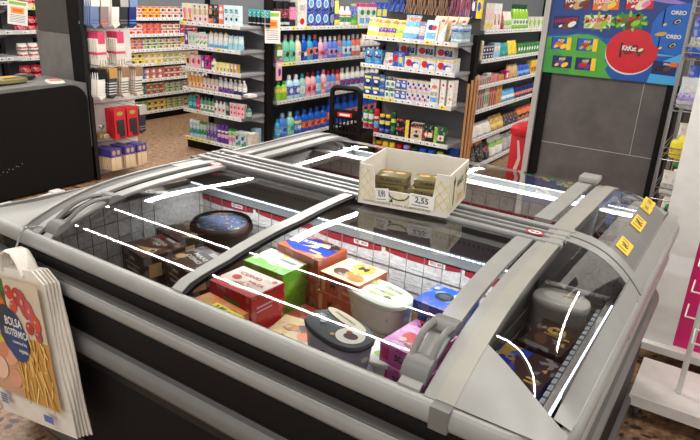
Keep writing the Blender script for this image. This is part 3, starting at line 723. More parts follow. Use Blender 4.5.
row(UA, 0, .845, [
 ('c1', art_box(.062, .05, .14, 'beige', [('e', .5, .45, .3, .2, 'dred'), ('r', .1, .8, .9, .92, 'lime')]), .062, 1, 'beige box with red flower', 'box'),
 ('c2', art_box(.07, .05, .13, 'lpink', [('e', .6, .5, .25, .2, 'red')]), .07, 2, 'pale pink box with red flower', 'box'),
 ('c3', art_box(.05, .05, .135, 'purple', [('r', .2, .1, .8, .6, 'white')]), .05, 1, 'purple and white box', 'box'),
 ('c4', art_box(.065, .05, .135, 'magenta', [('r', .2, .3, .8, .7, 'navy'), ('r', 0, 0, 1, .1, 'dred')]), .065, 1, 'magenta box with navy panel', 'box'),
 ('c5', bottle(.065, .045, .11, 'white', 'white', [(.25, .7, 'white', 'green')]), .068, 1, 'small white bottle with green leaf', 'bottle'),
 ('c6', art_box(.042, .05, .085, 'lemon', [('r', .55, 0, 1, 1, 'white'), ('r', .5, .1, .75, .5, 'purple')]), .042, 4, 'small yellow and white box', 'box'),
 ('c7', art_box(.042, .05, .085, 'gold', [('r', .5, 0, 1, 1, 'white'), ('r', .5, .1, .75, .5, 'brown')]), .042, 2, 'small gold and white box', 'box')], wh(2, nA))
row(UA, 0, .64, [
 ('d1', bottle(.048, .04, .15, (232, 160, 90), 'white', [(.15, .5, 'cream', 'orange')], kind='tall'), .048, 4, 'orange tinted spray bottle', 'bottle'),
 ('d2', bottle(.05, .04, .145, (205, 190, 175), 'brown', [(.15, .5, 'white', 'red')], kind='tall'), .05, 4, 'beige bottle with brown cap', 'bottle'),
 ('d3', bottle(.062, .04, .15, 'silver', 'white', [(0, .40, 'purple'), (.4, .7, (220, 220, 230))], kind='spray'), .062, 3, 'silver air freshener with purple base', 'bottle'),
 ('d4', bottle(.05, .04, .15, 'lgrey', 'white', [(0, .3, 'navy'), (.3, .65, 'white')], kind='spray'), .05, 3, 'grey air freshener with navy base', 'bottle'),
 ('d5', art_box(.085, .10, .025, 'white', [('r', .1, .2, .7, .8, 'lgrey')]), .085, 1, 'flat white tray', 'tray')], wh(3, nA))
row(UA, 0, .42, [
 ('e1', bottle(.052, .045, .145, 'teal', 'teal', [(.3, .6, (110, 200, 200))], kind='tall'), .05, 2, 'teal tall bottle', 'bottle'),
 ('e2', bottle(.045, .04, .14, 'magenta', 'magenta', [(.3, .5, 'pink')], kind='tall'), .045, 1, 'magenta tall bottle', 'bottle'),
 ('e3', bottle(.048, .04, .135, (110, 150, 120), 'green', [(.2, .6, 'white', 'green')], kind='tall'), .048, 4, 'green capped deodorant bottle', 'bottle'),
 ('e4', bottle(.048, .04, .125, 'white', 'white', [(.2, .6, (225, 215, 205), 'red')], kind='tall'), .048, 3, 'white capped bottle with red mark', 'bottle'),
 ('e5', art_box(.05, .04, .125, 'dgreen', [('r', .15, .4, .85, .8, (150, 190, 180))]), .05, 1, 'dark green box', 'box'),
 ('e6', art_box(.044, .04, .135, 'lpink', [('e', .5, .7, .25, .1, 'red'), ('e', .5, .3, .25, .1, 'magenta'), ('r', 0, .9, 1, 1, 'white')]), .044, 4, 'pink printed narrow box', 'box'),
 ('e7', bottle(.062, .05, .13, (60, 110, 100), 'dgreen', [(.25, .65, (150, 185, 170))]), .07, 1, 'dark green bottle', 'bottle')], wh(4, nA))
row(UA, 0, .125, [
 ('f1', can(.044, .18, (175, 205, 210), [(.2, .5, 'teal'), (.6, .66, 'white')], 'white', 'air_freshener'), .044, 3, 'pale aqua air freshener can', 'can'),
 ('f2', can(.044, .175, 'silver', [(.25, .55, 'green')], 'green', 'air_freshener'), .044, 2, 'silver can with green band', 'can'),
 ('f3', can(.046, .18, (150, 150, 165), [(.2, .6, 'purple'), (.3, .4, 'lgrey')], 'grey', 'air_freshener'), .046, 3, 'grey can with purple band', 'can'),
 ('f4', can(.046, .185, 'purple', [(.3, .5, 'lpink'), (.6, .7, 'white')], 'purple', 'air_freshener'), .046, 3, 'purple air freshener can', 'can'),
 ('f5', can(.05, .165, (200, 215, 200), [(.2, .5, 'pink'), (.6, .8, 'lime')], 'green', 'air_freshener'), .05, 2, 'green capped pastel can', 'can'),
 ('f6', art_box(.075, .08, .155, (190, 210, 205), [('e', .3, .6, .25, .15, 'blue'), ('e', .7, .3, .25, .15, 'teal'), ('e', .6, .8, .2, .1, 'gold'), ('e', .3, .2, .2, .1, 'green')]), .075, 2, 'printed box with blue flowers', 'box', .08),
 ('f7', art_box(.07, .09, .16, (205, 195, 175), [('r', .2, .2, .8, .8, (222, 212, 195))]), .07, 1, 'plain beige box', 'box', .09)], wh(5, nA))
inst('f8', art_box(.07, .08, .155, (150, 185, 215), [('e', .4, .6, .3, .2, 'orange'), ('e', .6, .3, .3, .15, 'blue')]), (-4.225, 4.68, .118), 0, 'blue and orange box, back right of bottom shelf, left end display', 'box')
# --- detergent shelving (faces the aisle)
row(UD, H90, 1.275, [
 ('g1', can(.10, .25, 'black', [(.35, .7, 'dred'), (.1, .2, 'silver')], 'black', 'stain_remover'), .10, 2, 'black stain remover tub', 'tub', .10),
 ('g2', can(.09, .24, 'charcoal', [(.3, .8, 'pink')], 'black', 'stain_remover'), .09, 1, 'charcoal and pink tub', 'tub', .09),
 ('g3', art_box(.15, .10, .27, 'offwhite', [('e', .5, .2, .25, .12, 'red'), ('r', .2, .6, .8, .8, 'lgrey')]), .15, 1, 'white pack with red butterfly', 'pack', .1),
 ('g4', art_box(.125, .09, .15, 'blue', [('e', .5, .55, .36, .3, 'white'), ('e', .5, .55, .25, .22, 'sky'), ('r', .1, .05, .9, .2, 'navy')]), .125, 3, 'blue detergent box with round mark', 'box', .09, 2, .152),
 ('g5', art_box(.10, .09, .16, 'navy', [('e', .5, .5, .35, .3, 'sky'), ('e', .5, .5, .15, .2, 'orange')]), .10, 1, 'navy detergent box', 'box', .09, 2, .162),
 ('g6', pouch(.12, .08, .27, 'lemon', [(.2, .5, 'navy')], 'capsule_bag'), .12, 1, 'yellow capsule bag with navy band', 'bag', .08),
 ('g7', bottle(.11, .08, .21, 'white', 'white', [(.25, .55, 'green'), (.6, .7, 'orange')]), .11, 2, 'white bottle with green label', 'bottle', .08),
 ('g8', pouch(.13, .08, .24, 'lime', [(.3, .6, 'green'), (.6, .9, 'blue')], 'capsule_bag'), .13, 1, 'green and blue capsule bag', 'bag', .08),
 ('g9', art_box(.12, .09, .25, 'white', [('r', .1, .1, .9, .35, 'sky'), ('e', .5, .6, .35, .12, 'green'), ('r', 0, .85, 1, 1, 'magenta')]), .12, 3, 'white pack with magenta top', 'pack', .09),
 ('g10', art_box(.12, .09, .27, 'blue', [('r', .1, .4, .9, .7, 'lemon'), ('e', .5, .2, .3, .1, 'red')]), .12, 3, 'blue pack with yellow label', 'pack', .09)], wh(0, nD), gapk=.008)
row(UD, H90, .925, [
 ('h1', bottle(.098, .07, .27, 'pink', 'lgrey', [(.18, .55, 'lpink', 'red')]), .098, 1, 'pink softener bottle', 'bottle', .07),
 ('h2', bottle(.098, .07, .27, 'mint', 'lgrey', [(.18, .55, (90, 180, 150), 'dgreen')]), .098, 2, 'mint green softener bottle', 'bottle', .07),
 ('h3', bottle(.09, .07, .265, 'cream', 'white', [(.2, .55, 'white', 'tan')]), .09, 1, 'cream softener bottle', 'bottle', .07),
 ('h4', bottle(.09, .07, .27, 'blue', 'sky', [(.15, .5, 'navy', 'white')]), .09, 1, 'deep blue softener bottle', 'bottle', .07),
 ('h5', bottle(.10, .07, .26, (60, 165, 200), 'sky', [(.25, .6, 'orange', 'navy')], kind='round'), .10, 1, 'turquoise bottle with orange label', 'bottle', .07),
 ('h6', bottle(.095, .07, .265, 'blue', 'orange', [(.28, .62, 'orange', 'navy')]), .095, 1, 'blue bottle with orange cap', 'bottle', .07),
 ('h7', bottle(.085, .06, .235, 'lpink', 'white', [(.2, .5, 'pink', 'red')]), .085, 1, 'pale pink bottle with white cap', 'bottle', .06),
 ('h8', bottle(.085, .06, .24, 'lilac', 'white', [(.2, .55, (120, 100, 180), 'pink')]), .085, 1, 'lilac softener bottle', 'bottle', .06),
 ('h9', bottle(.085, .06, .24, (100, 130, 215), 'white', [(.2, .55, (190, 150, 200), 'navy')]), .085, 2, 'periwinkle softener bottle', 'bottle', .06),
 ('h10', bottle(.095, .07, .25, (180, 120, 140), 'gold', [(.3, .6, 'sky'), (.0, .3, 'pink')]), .095, 1, 'rose bottle with gold cap', 'bottle', .07),
 ('h11', bottle(.09, .07, .24, 'sky', 'white', [(.2, .6, 'white', 'blue')]), .09, 2, 'sky blue and white bottle', 'bottle', .07),
 ('h12', bottle(.09, .07, .25, 'salmon', 'white', [(.3, .6, 'white')]), .09, 2, 'salmon bottle with white label', 'bottle', .07),
 ('h13', bottle(.10, .07, .26, 'white', 'orange', [(.2, .5, 'navy', 'white')], kind='jug'), .10, 5, 'white handled jug with navy label', 'bottle', .07)], wh(1, nD), gapk=.006)
row(UD, H90, .54, [
 ('i1', bottle(.08, .06, .20, 'lime', 'green', [(.5, .75, 'yellow')]), .08, 2, 'green bottle with yellow label', 'bottle'),
 ('i2', bottle(.105, .075, .25, (185, 215, 235), 'white', [(.2, .65, 'blue', 'white')]), .105, 2, 'pale bottle with blue label', 'bottle', .07),
 ('i3', bottle(.09, .06, .25, (150, 200, 190), 'teal', [(.2, .6, (205, 225, 220))]), .09, 1, 'grey green softener bottle', 'bottle'),
 ('i4', bottle(.09, .06, .26, 'lpink', 'dred', [(.15, .6, 'pink', 'red')]), .09, 2, 'pink bottle with dark red cap', 'bottle'),
 ('i5', bottle(.085, .06, .26, 'sky', 'blue', [(.2, .6, (180, 220, 240))]), .085, 1, 'sky blue softener bottle', 'bottle'),
 ('i6', bottle(.10, .07, .27, 'lpink', 'pink', [(.25, .6, 'salmon', 'white')]), .10, 1, 'plump pink softener bottle', 'bottle'),
 ('i7', bottle(.085, .06, .255, (90, 140, 215), 'red', [(.2, .6, (170, 180, 225), 'pink')]), .085, 2, 'blue bottle with red cap', 'bottle'),
 ('i8', bottle(.09, .06, .25, 'salmon', 'red', [(.2, .6, 'lpink')]), .09, 1, 'salmon bottle with red cap', 'bottle'),
 ('i9', bottle(.105, .07, .26, 'white', 'white', [(.25, .6, 'blue', 'red')], kind='jug'), .105, 8, 'white blue-labelled detergent jug', 'bottle', .07)], wh(2, nD), gapk=.006)
row(UD, H90, .15, [
 ('j1', bottle(.06, .06, .20, (60, 150, 190), 'teal', [(.2, .6, 'sky')]), .06, 1, 'slim teal bottle', 'bottle'),
 ('j2', bottle(.12, .08, .25, (70, 130, 215), (150, 170, 220), [(.2, .55, 'sky', 'blue')], kind='round'), .12, 1, 'light blue round bottle', 'bottle', .08),
 ('j3', bottle(.115, .08, .25, (150, 215, 190), (190, 225, 210), [(.2, .55, 'mint', 'teal')], kind='round'), .115, 1, 'pale green round bottle', 'bottle', .08),
 ('j4', bottle(.12, .08, .245, (30, 100, 200), (40, 90, 180), [(.2, .5, 'sky', 'white'), (.55, .7, 'lemon')], kind='round'), .12, 1, 'blue bottle with white and yellow label', 'bottle', .08),
 ('j5', bottle(.115, .08, .25, (30, 90, 190), (30, 80, 170), [(.22, .55, 'orange', 'red')], kind='round'), .115, 4, 'blue bottle with orange label', 'bottle', .08),
 ('j6', bottle(.14, .09, .32, (24, 84, 190), 'blue', [(.3, .6, 'orange', 'navy')], kind='round'), .14, 9, 'large blue detergent bottle', 'bottle', .09)], wh(3, nD), gapk=.006)
# --- middle end display
LN = -.22
row(UB, 0, 1.262, [
 ('k1', pouch(.13, .035, .17, 'lemon', [(.75, .92, 'orange'), (.3, .5, 'cream')], 'freezer_bag_pack'), .11, 1, 'yellow pack', 'pack', .05, 1, 0, LN),
 ('k2', pouch(.10, .035, .165, (225, 185, 70), [(.25, .6, 'purple'), (.8, .9, 'orange')], 'freezer_bag_pack'), .085, 2, 'yellow and purple pack', 'pack', .05, 1, 0, LN),
 ('k3', pouch(.09, .035, .16, 'lemon', [(.3, .6, 'lime'), (.8, .9, 'orange')], 'freezer_bag_pack'), .08, 1, 'yellow and green pack', 'pack', .05, 1, 0, LN),
 ('k4', pouch(.16, .04, .21, 'sky', [(.2, .45, 'white'), (.75, .88, 'orange')], 'freezer_bag_pack'), .14, 1, 'large light blue pack', 'pack', .05, 1, 0, LN),
 ('k5', pouch(.07, .03, .16, (120, 100, 150), [(.3, .7, 'lgrey')], 'freezer_bag_pack'), .06, 1, 'mauve and grey pack', 'pack', .05, 1, 0, LN),
 ('k6', art_box(.115, .03, .175, (215, 230, 235), [('r', .1, .1, .9, .4, 'sky'), ('e', .4, .65, .25, .14, 'navy'), ('e', .7, .65, .2, .12, 'red')]), .12, 1, 'white and blue leaning pack', 'pack', .04, 1, 0, LN),
 ('k7', pouch(.07, .03, .17, 'white', [(.2, .5, (200, 220, 230))], 'freezer_bag_pack'), .06, 1, 'white leaning pack', 'pack', .05, 1, 0, LN)], wh(0, nB))
def beige(): 
    b = MB(); T = Matrix(((1, 0, .30, 0), (0, 1, 0, 0), (0, 0, 1, 0), (0, 0, 0, 1)))
    b.box(-.06, -.01, 0, .06, .01, .215, 'beige', .003, T)
    F = T @ frame((-.06, -.0105, 0), (1, 0, 0), (0, 0, 1)); b.rect(.01, .004, .11, .035, 'yellow', F); b.disc(.05, .02, .03, .012, 'purple', F, .0012); b.disc(.09, .175, .018, .012, 'magenta', F); b.rect(.02, .09, .10, .094, 'tan', F)
    return b.build('paper_bag_pack')
for k in range(3): inst('k8', beige, (-2.50+.075*k, 5.05+.05*k, 1.26), -.1, ('beige paper bag pack with yellow label, frontmost of three on the middle display', 'beige paper bag pack between two others on the middle display', 'beige paper bag pack, rightmost of three on the middle display')[k], 'pack', 'beige paper bag packs', rx=-.25)
inst('k9', art_box(.10, .18, .15, (120, 180, 205), [('r', 0, .1, 1, .2, 'white'), ('r', 0, .35, 1, .48, 'lgrey'), ('r', 0, .6, 1, .7, 'blue'), ('r', 0, .8, 1, .9, 'white')], 'stacked_pack'), (-2.285, 5.18, 1.258), 0, 'blue and white striped packet pile at the right end of the middle display', 'pack')
row(UB, 0, 1.01, [
 ('l1', art_box(.088, .08, .135, (30, 140, 205), [('r', .1, .4, .9, .65, 'navy'), ('e', .35, .8, .14, .1, 'white'), ('e', .5, .2, .3, .1, 'sky')]), .088, 2, 'bright blue tablet box', 'box', .08),
 ('l2', art_box(.10, .06, .115, 'offwhite', [('r', .1, .1, .5, .4, 'lgrey'), ('e', .7, .3, .2, .15, 'red')]), .11, 1, 'leaning white box', 'box', .1, 1, 0, -.3),
 ('l3', art_box(.12, .09, .135, 'blue', [('e', .25, .6, .2, .25, 'red'), ('r', .5, .2, .95, .7, 'sky'), ('e', .7, .5, .14, .2, 'yellow')]), .12, 1, 'blue box with red triangle', 'box', .09),
 ('l4', art_box(.155, .10, .105, (215, 218, 224), [('r', .0, .86, 1, 1, 'yellow'), ('e', .3, .5, .2, .3, 'red'), ('r', .45, .2, .9, .6, 'blue'), ('e', .75, .3, .18, .2, 'white')]), .155, 3, 'long white dishwasher box', 'box', .10, 1),
 ], wh(1, nB), gapk=.004)
for k in range(3): inst('l5', art_box(.17, .10, .10, (205, 212, 222), [('r', 0, .8, 1, 1, 'yellow'), ('e', .3, .4, .2, .3, 'red'), ('r', .5, .1, .95, .6, 'navy')]), (-2.79+.19*k, 5.20, 1.12), 0, 'long yellow topped box, raised back row, middle display, '+('leftmost', 'centre', 'rightmost')[k], 'box', 'raised back row boxes')
inst('l6', art_box(.20, .09, .225, 'blue', [('r', 0, .8, 1, 1, 'yellow')]), (-2.87, 5.33, 1.004), 0, 'blue box standing at the back of the second shelf of the middle display', 'box')
inst('l7', art_box(.60, .12, .115, 'offwhite', [], 'shelf_riser'), (-2.60, 5.20, 1.003), 0, 'pale cardboard riser behind the long boxes on the middle display', 'riser')
row(UB, 0, .722, [
 ('m1', art_box(.088, .08, .10, (20, 70, 150), [('r', .1, .6, .9, .8, 'lemon'), ('e', .5, .35, .25, .15, 'white'), ('e', .5, .05, .3, .1, 'black')]), .088, 2, 'navy box with yellow wording', 'box', .08, 2, .101),
 ('m2', art_box(.05, .08, .10, (30, 110, 190), [('r', .1, .5, .9, .7, 'yellow')]), .05, 1, 'narrow blue box', 'box', .08, 2, .101),
 ('m3', art_box(.05, .07, .095, 'white', [('r', 0, .7, 1, 1, 'dgreen'), ('e', .5, .35, .3, .2, 'teal')]), .05, 2, 'small white and green box', 'box', .08, 2, .097),
 ('m4', art_box(.058, .07, .095, (35, 100, 200), [('r', 0, .88, 1, 1, 'yellow'), ('r', .2, .2, .8, .5, 'white'), ('e', .5, .7, .2, .1, 'white')]), .058, 2, 'small blue white-labelled box', 'box', .08, 2, .097),
 ('m5', art_box(.05, .07, .095, (210, 215, 235), [('r', 0, .88, 1, 1, 'yellow'), ('e', .3, .6, .2, .15, 'navy'), ('e', .7, .3, .2, .15, 'red')]), .05, 5, 'small red-marked white box', 'box', .08, 2, .097)], wh(2, nB), gapk=.003)
for k in range(3): inst(('m6', 'm7', 'm7')[k], (art_box(.085, .10, .225, 'white', [('r', .1, .1, .9, .28, 'sky'), ('e', .5, .7, .3, .08, 'salmon'), ('r', .1, .35, .9, .5, 'lgrey')]), art_box(.05, .10, .225, 'white', [('e', .5, .3, .2, .05, 'orange'), ('e', .5, .8, .2, .05, 'red')]))[min(k, 1)], (-2.415+.072*k+(.012 if k else 0), 5.07, .716), 0, ('tall white box with blue base on the third shelf of the middle display', 'slim tall white box, third shelf of middle display, left of two', 'slim tall white box, third shelf of middle display, right of two')[k], 'box', None if k == 0 else 'slim tall white boxes')
row(UB, 0, .375, [
 ('n1', can(.055, .20, 'white', [(.15, .35, 'red'), (.45, .6, 'green'), (.35, .4, 'red')], 'green', 'insect_spray'), .055, 2, 'white spray can with green cap', 'can'),
 ('n2', can(.055, .225, 'red', [(.2, .5, 'sky'), (.6, .7, 'white')], 'red', 'insect_spray'), .055, 1, 'red spray can', 'can'),
 ('n3', can(.055, .185, 'navy', [(.5, .7, 'lemon'), (.1, .3, 'blue')], 'yellow', 'insect_spray'), .055, 2, 'navy spray can with yellow label', 'can'),
 ('n4', can(.055, .225, 'dgreen', [(.55, .7, 'lemon'), (.2, .4, 'green')], 'dgreen', 'insect_spray'), .055, 1, 'dark green spray can', 'can'),
 ('n5', art_box(.13, .08, .085, 'dbrown', [('r', .72, 0, 1, 1, 'yellow'), ('e', .35, .5, .25, .25, 'black'), ('r', 0, .78, .5, 1, 'red')]), .155, 1, 'black and yellow trap box', 'box', .08, 2, .086),
 ('n6', art_box(.115, .06, .155, 'beige', [('r', 0, .72, 1, .8, 'red'), ('e', .5, .25, .25, .1, 'charcoal'), ('r', 0, .8, 1, 1, 'charcoal'), ('e', .5, .5, .1, .08, 'dbrown')]), .12, 1, 'beige insect trap box with red stripe', 'box'),
 ('n7', art_box(.10, .06, .15, 'black', [('r', 0, .3, 1, .6, 'red'), ('e', .3, .45, .15, .12, 'cream'), ('r', .5, .3, .9, .6, 'cream')]), .105, 1, 'black and red insect trap box', 'box'),
 ('n8', art_box(.11, .06, .15, 'dgreen', [('r', 0, 0, .3, 1, 'lime'), ('r', .35, .2, .9, .55, 'offwhite'), ('e', .6, .35, .1, .1, 'red')]), .11, 1, 'green insect trap box', 'box')], wh(3, nB), gapk=.008)
row(UB, 0, .10, [
 ('o1', can(.07, .22, 'black', [(.7, .85, 'white')], 'yellow', 'cleaner'), .07, 2, 'black can with yellow cap', 'can'),
 ('o2', can(.065, .20, 'red', [], 'yellow', 'cleaner'), .065, 1, 'red can with yellow cap', 'can'),
 ('o3', can(.065, .205, 'yellow', [(.3, .6, 'black')], 'lemon', 'cleaner'), .065, 2, 'yellow can', 'can'),
 ('o4', can(.07, .20, 'dred', [], 'red', 'cleaner'), .07, 1, 'dark red can', 'can'),
 ('o5', can(.075, .205, 'purple', [], 'lilac', 'cleaner'), .075, 1, 'purple can', 'can'),
 ('o6', can(.075, .19, 'dgreen', [], 'dgreen', 'cleaner'), .075, 1, 'green can', 'can'),
 ('o7', can(.08, .205, 'blue', [(.3, .6, 'navy')], 'blue', 'cleaner'), .08, 2, 'blue can', 'can'),
 ('o8', can(.065, .20, 'lime', [], 'lime', 'cleaner'), .065, 1, 'lime can', 'can')], wh(4, nB), gapk=.010)
inst('o9', can(.12, .22, 'blue', [], 'blue', 'tub'), (-2.30, 5.30, .10), 0, 'large blue tub at the back right of the bottom shelf, middle display', 'tub')
# brooms and sponge packs hung above the middle display
def broom(c, n, w, h):
    def f():
        b = MB(); b.box(-w/2, -.012, h*.75, w/2, .012, h, 'dbrown', .004)
        o = b.build('brush_head'); k = MB()
        for i in range(n):
            x = -w/2+w*(i+.5)/n; k.tube([(x*.9, 0, h*.8), (x, RN.uniform(-.02, .0), h*.3), (x*1.08, RN.uniform(-.05, .0), 0)], w/n*.42, c, 5)
        k.build('bristles', o, 60); return o
    return f
for k in range(4): inst('p1', broom((140, 105, 80), 12, .105, .26), (-2.915+.112*k, 5.40, 1.465), 0, 'tan bristle broom head hanging behind the middle display, '+(TP[:3]+('rightmost',))[k], 'brush', 'tan broom heads')
for k in range(2): inst('p2', broom((150, 80, 105), 9, .10, .26), (-2.465+.105*k, 5.40, 1.465), 0, 'dark pink bristle broom head behind the middle display, '+('left', 'right')[k]+' of two', 'brush', 'pink broom heads')
for k in range(3): inst('p3', broom((30, 70, 160), 5, .055, .24), (-3.13+.06*k, 5.40, 1.475), 0, 'blue bristle brush hanging behind the middle end display, '+('leftmost', 'centre', 'rightmost')[k], 'brush', 'blue brushes')
for k in range(4): inst('p4', art_box(.05, .03, .2, ('lilac', 'white', 'navy', 'yellow')[k], [('e', .5, .5, .3, .2, ('orange', 'magenta', 'white', 'blue')[k])]), (-2.35+.056*k-.02, 5.46, 1.49), 0, ('lilac sponge pack behind the middle display', 'white sponge pack behind the middle display', 'navy sponge pack behind the middle display', 'yellow sponge pack behind the middle display')[k], 'pack') if False else None
cols4 = ('lilac', 'white', 'navy', 'yellow')
for k in range(4): inst('p4'+cols4[k], art_box(.05, .03, .2, cols4[k], [('e', .5, .5, .3, .2, ('orange', 'magenta', 'white', 'blue')[k])], 'sponge_pack'), (-2.40+.055*k, 5.415, 1.46), 0, cols4[k]+' sponge pack hanging behind the middle end display', 'pack')
b = MB(); b.box(-3.19, 5.43, 1.32, -2.225, 5.45, 2.0, M((60, 58, 56), .6)); o = b.build('rear_screen'); tag(o, 'dark rear screen carrying brooms behind the middle end display', 'screen')
# wooden sticks leaning at the right edge of the middle display
for k in range(5):
    b = MB(); b.tube([(0, 0, 0), (.004*(k-2), .01, .57+.02*(k % 3))], .012, M((196, 150, 100), .6), 6); o = b.build('bamboo_stake')
    o.location = (-2.158+.014*(k % 3), 5.18+.034*k, 0); o.scale = (1, 1, 1.6); tag(o, 'thin tan wooden stake at the right side of the middle display, '+('foremost', 'second', 'third', 'fourth', 'rearmost')[k], 'stake', 'wooden stakes')
# --- right aisle shelving
row(UC, H90, 1.36, [
 ('q1', art_box(.10, .08, .24, 'offwhite', [('e', .5, .6, .3, .15, 'lpink'), ('r', .1, .1, .9, .3, 'yellow')]), .10, 2, 'off white tall carton', 'carton', .08),
 ('q2', art_box(.09, .08, .24, 'white', [('r', .3, .2, .7, .6, 'gold'), ('e', .5, .3, .2, .1, 'red')]), .09, 2, 'white tall carton with gold panel', 'carton', .08),
 ('q3', pouch(.13, .08, .17, 'red', [(.3, .5, 'dred')], 'soil_bag'), .12, 1, 'red pouch', 'pouch', .08),
 ('q4', pouch(.12, .08, .17, 'offwhite', [(.3, .6, 'lime')], 'soil_bag'), .11, 2, 'white pouch with green leaves', 'pouch', .08),
 ('q5', bottle(.08, .07, .24, 'lime', 'dgreen', [(.2, .5, 'white', 'green')]), .085, 5, 'green plant food bottle', 'bottle', .07),
 ('q6', art_box(.14, .08, .12, 'offwhite', [('e', .5, .5, .3, .3, 'lime')]), .14, 6, 'low white and green carton', 'carton', .08)], wh(0, nC))
row(UC, H90, 1.10, [
 ('r1', art_box(.045, .08, .17, 'cream', [('r', .2, .2, .8, .8, 'tan')]), .045, 1, 'cream slim box', 'box', .08),
 ('r2', art_box(.06, .06, .06, 'navy', [('r', 0, .8, 1, 1, 'lgrey'), ('e', .5, .4, .25, .2, 'cream')]), .06, 4, 'small navy and white box', 'box', .06, 2, .062),
 ('r3', art_box(.08, .06, .14, (150, 195, 215), [('r', .1, .5, .9, .8, 'white')]), .08, 2, 'pale blue box', 'box', .06),
 ('r4', pouch(.15, .08, .13, 'teal', [(.4, .6, 'mint')], 'glove_pack'), .13, 2, 'teal glove pack', 'pack', .08),
 ('r5', pouch(.14, .08, .15, 'yellow', [(.4, .6, 'lemon')], 'glove_pack'), .12, 2, 'yellow glove pack', 'pack', .08),
 ('r6', art_box(.08, .06, .11, 'green', [('e', .5, .5, .3, .2, 'white')]), .08, 10, 'green box', 'box', .06)], wh(1, nC))
row(UC, H90, .86, [
 (None, None, .75, 1, '', ''),
 ('s2', art_box(.09, .06, .09, 'magenta', [('e', .5, .5, .3, .3, 'white')]), .09, 1, 'magenta small box', 'box'),
 ('s3', pouch(.16, .08, .14, 'tan', [(.3, .6, 'gold')], 'cloth_pack'), .14, 2, 'tan cloth pack', 'pack', .08),
 ('s4', pouch(.14, .08, .12, 'blue', [(.3, .6, 'sky')], 'cloth_pack'), .13, 3, 'blue cloth pack', 'pack', .08),
 ('s5', art_box(.09, .06, .15, 'yellow', [('r', .1, .2, .9, .5, 'red')]), .09, 5, 'yellow and red box', 'box')], wh(2, nC))
row(UC, H90, .63, [
 ('t1', art_box(.055, .05, .33, 'tan', [('r', .2, .1, .8, .5, 'dred'), ('r', .2, .6, .8, .8, 'offwhite')]), .055, 1, 'tan tall narrow pack', 'pack'),
 ('t2', art_box(.055, .05, .31, (190, 150, 140), [('r', .3, 0, .7, .9, 'brown')]), .055, 3, 'rose brown tall pack', 'pack'),
 ('t3', art_box(.055, .05, .33, (190, 195, 180), [('r', .2, .1, .8, .4, 'green'), ('r', .2, .6, .8, .9, 'dred')]), .055, 2, 'grey green tall pack', 'pack'),
 ('t4', art_box(.06, .05, .31, 'salmon', [('r', .3, 0, .7, .8, 'brown')]), .06, 3, 'salmon tall pack', 'pack'),
 ('t5', art_box(.07, .06, .072, 'gold', [('e', .5, .5, .3, .3, 'orange')]), .075, 2, 'gold and orange small box', 'box', .06, 4, .073),
 ('t6', pouch(.16, .08, .12, 'sky', [(.3, .6, 'white')], 'cloth_pack'), .14, 3, 'sky blue soft pack', 'pack', .08),
 ('t7', pouch(.14, .08, .12, 'navy', [(.3, .6, 'orange')], 'cloth_pack'), .13, 5, 'navy soft pack', 'pack', .08)], wh(3, nC), gapk=.003)
row(UC, H90, .35, [
 ('u1', pouch(.20, .14, .12, 'offwhite', [(.4, .6, 'lgrey')], 'sack'), .18, 3, 'off white soft sack', 'sack', .14),
 ('u2', pouch(.19, .14, .14, 'gold', [(.3, .6, 'yellow')], 'sack'), .17, 2, 'golden yellow sack', 'sack', .14),
 ('u3', pouch(.17, .12, .12, 'brown', [(.3, .6, 'navy')], 'sack'), .15, 3, 'brown and navy sack', 'sack', .12),
 ('u4', pouch(.17, .12, .13, 'orange', [(.3, .6, 'black')], 'sack'), .15, 4, 'orange and black sack', 'sack', .12)], wh(4, nC))
row(UC, H90, .06, [
 ('v1', pouch(.21, .14, .26, 'dbrown', [(.7, .9, 'orange'), (.3, .5, 'black')], 'charcoal_bag'), .21, 2, 'dark charcoal bag with orange band', 'bag', .14),
 ('v2', pouch(.17, .12, .17, 'black', [(.5, .7, 'dred')], 'charcoal_bag'), .17, 1, 'black bag with dark red band', 'bag', .12),
 ('v3', pouch(.18, .14, .20, 'white', [(.4, .75, 'lime')], 'litter_bag'), .18, 2, 'white and lime litter bag', 'bag', .14),
 ('v4', pouch(.16, .12, .18, 'lgrey', [(.4, .6, 'red')], 'litter_bag'), .16, 6, 'grey and red litter bag', 'bag', .12)], wh(5, nC))
# --- far tea shelving
LC = [[('white', 'red', 'tan', 0), ('yellow', 'orange', 'red', 0), ('white', 'orange', 'brown', 0), ('offwhite', 'dred', 'navy', 0)],
      [('white', 'orange', 'red', 0), ('salmon', 'red', 'orange', 0), ('white', 'dred', 'orange', 0), ('navy', 'orange', 'red', 0)],
      [('lgrey', 'red', 'orange', 0), ('offwhite', 'brown', 'lime', 0), ('cream', 'brown', 'tan', 0), ('gold', 'yellow', 'orange', 0)],
      [('lemon', 'tan', 'brown', 0), ('yellow', 'white', 'tan', 0), ('tan', 'offwhite', 'lime', 0), ('cream', 'tan', 'gold', 0)],
      [('sky', 'navy', 'white', 0), ('salmon', 'terracotta', 'white', 0), ('terracotta', 'cream', 'red', 0), ('tan', 'offwhite', 'olive', 0)],
      [('grey', 'dgreen', 'cream', 0), ('olive', 'tan', 'red', 0), ('lgrey', 'brown', 'lime', 0), ('brown', 'lgrey', 'tan', 0)],
      [('olive', 'lime', 'gold', 0), ('gold', 'yellow', 'brown', 0), ('green', 'gold', 'tan', 0), ('tan', 'olive', 'brown', 0)]]
CW = dict(offwhite='off white', lgrey='light grey', lemon='lemon yellow', dgreen='dark green', dred='dark red', lpink='pale pink', sky='sky blue')
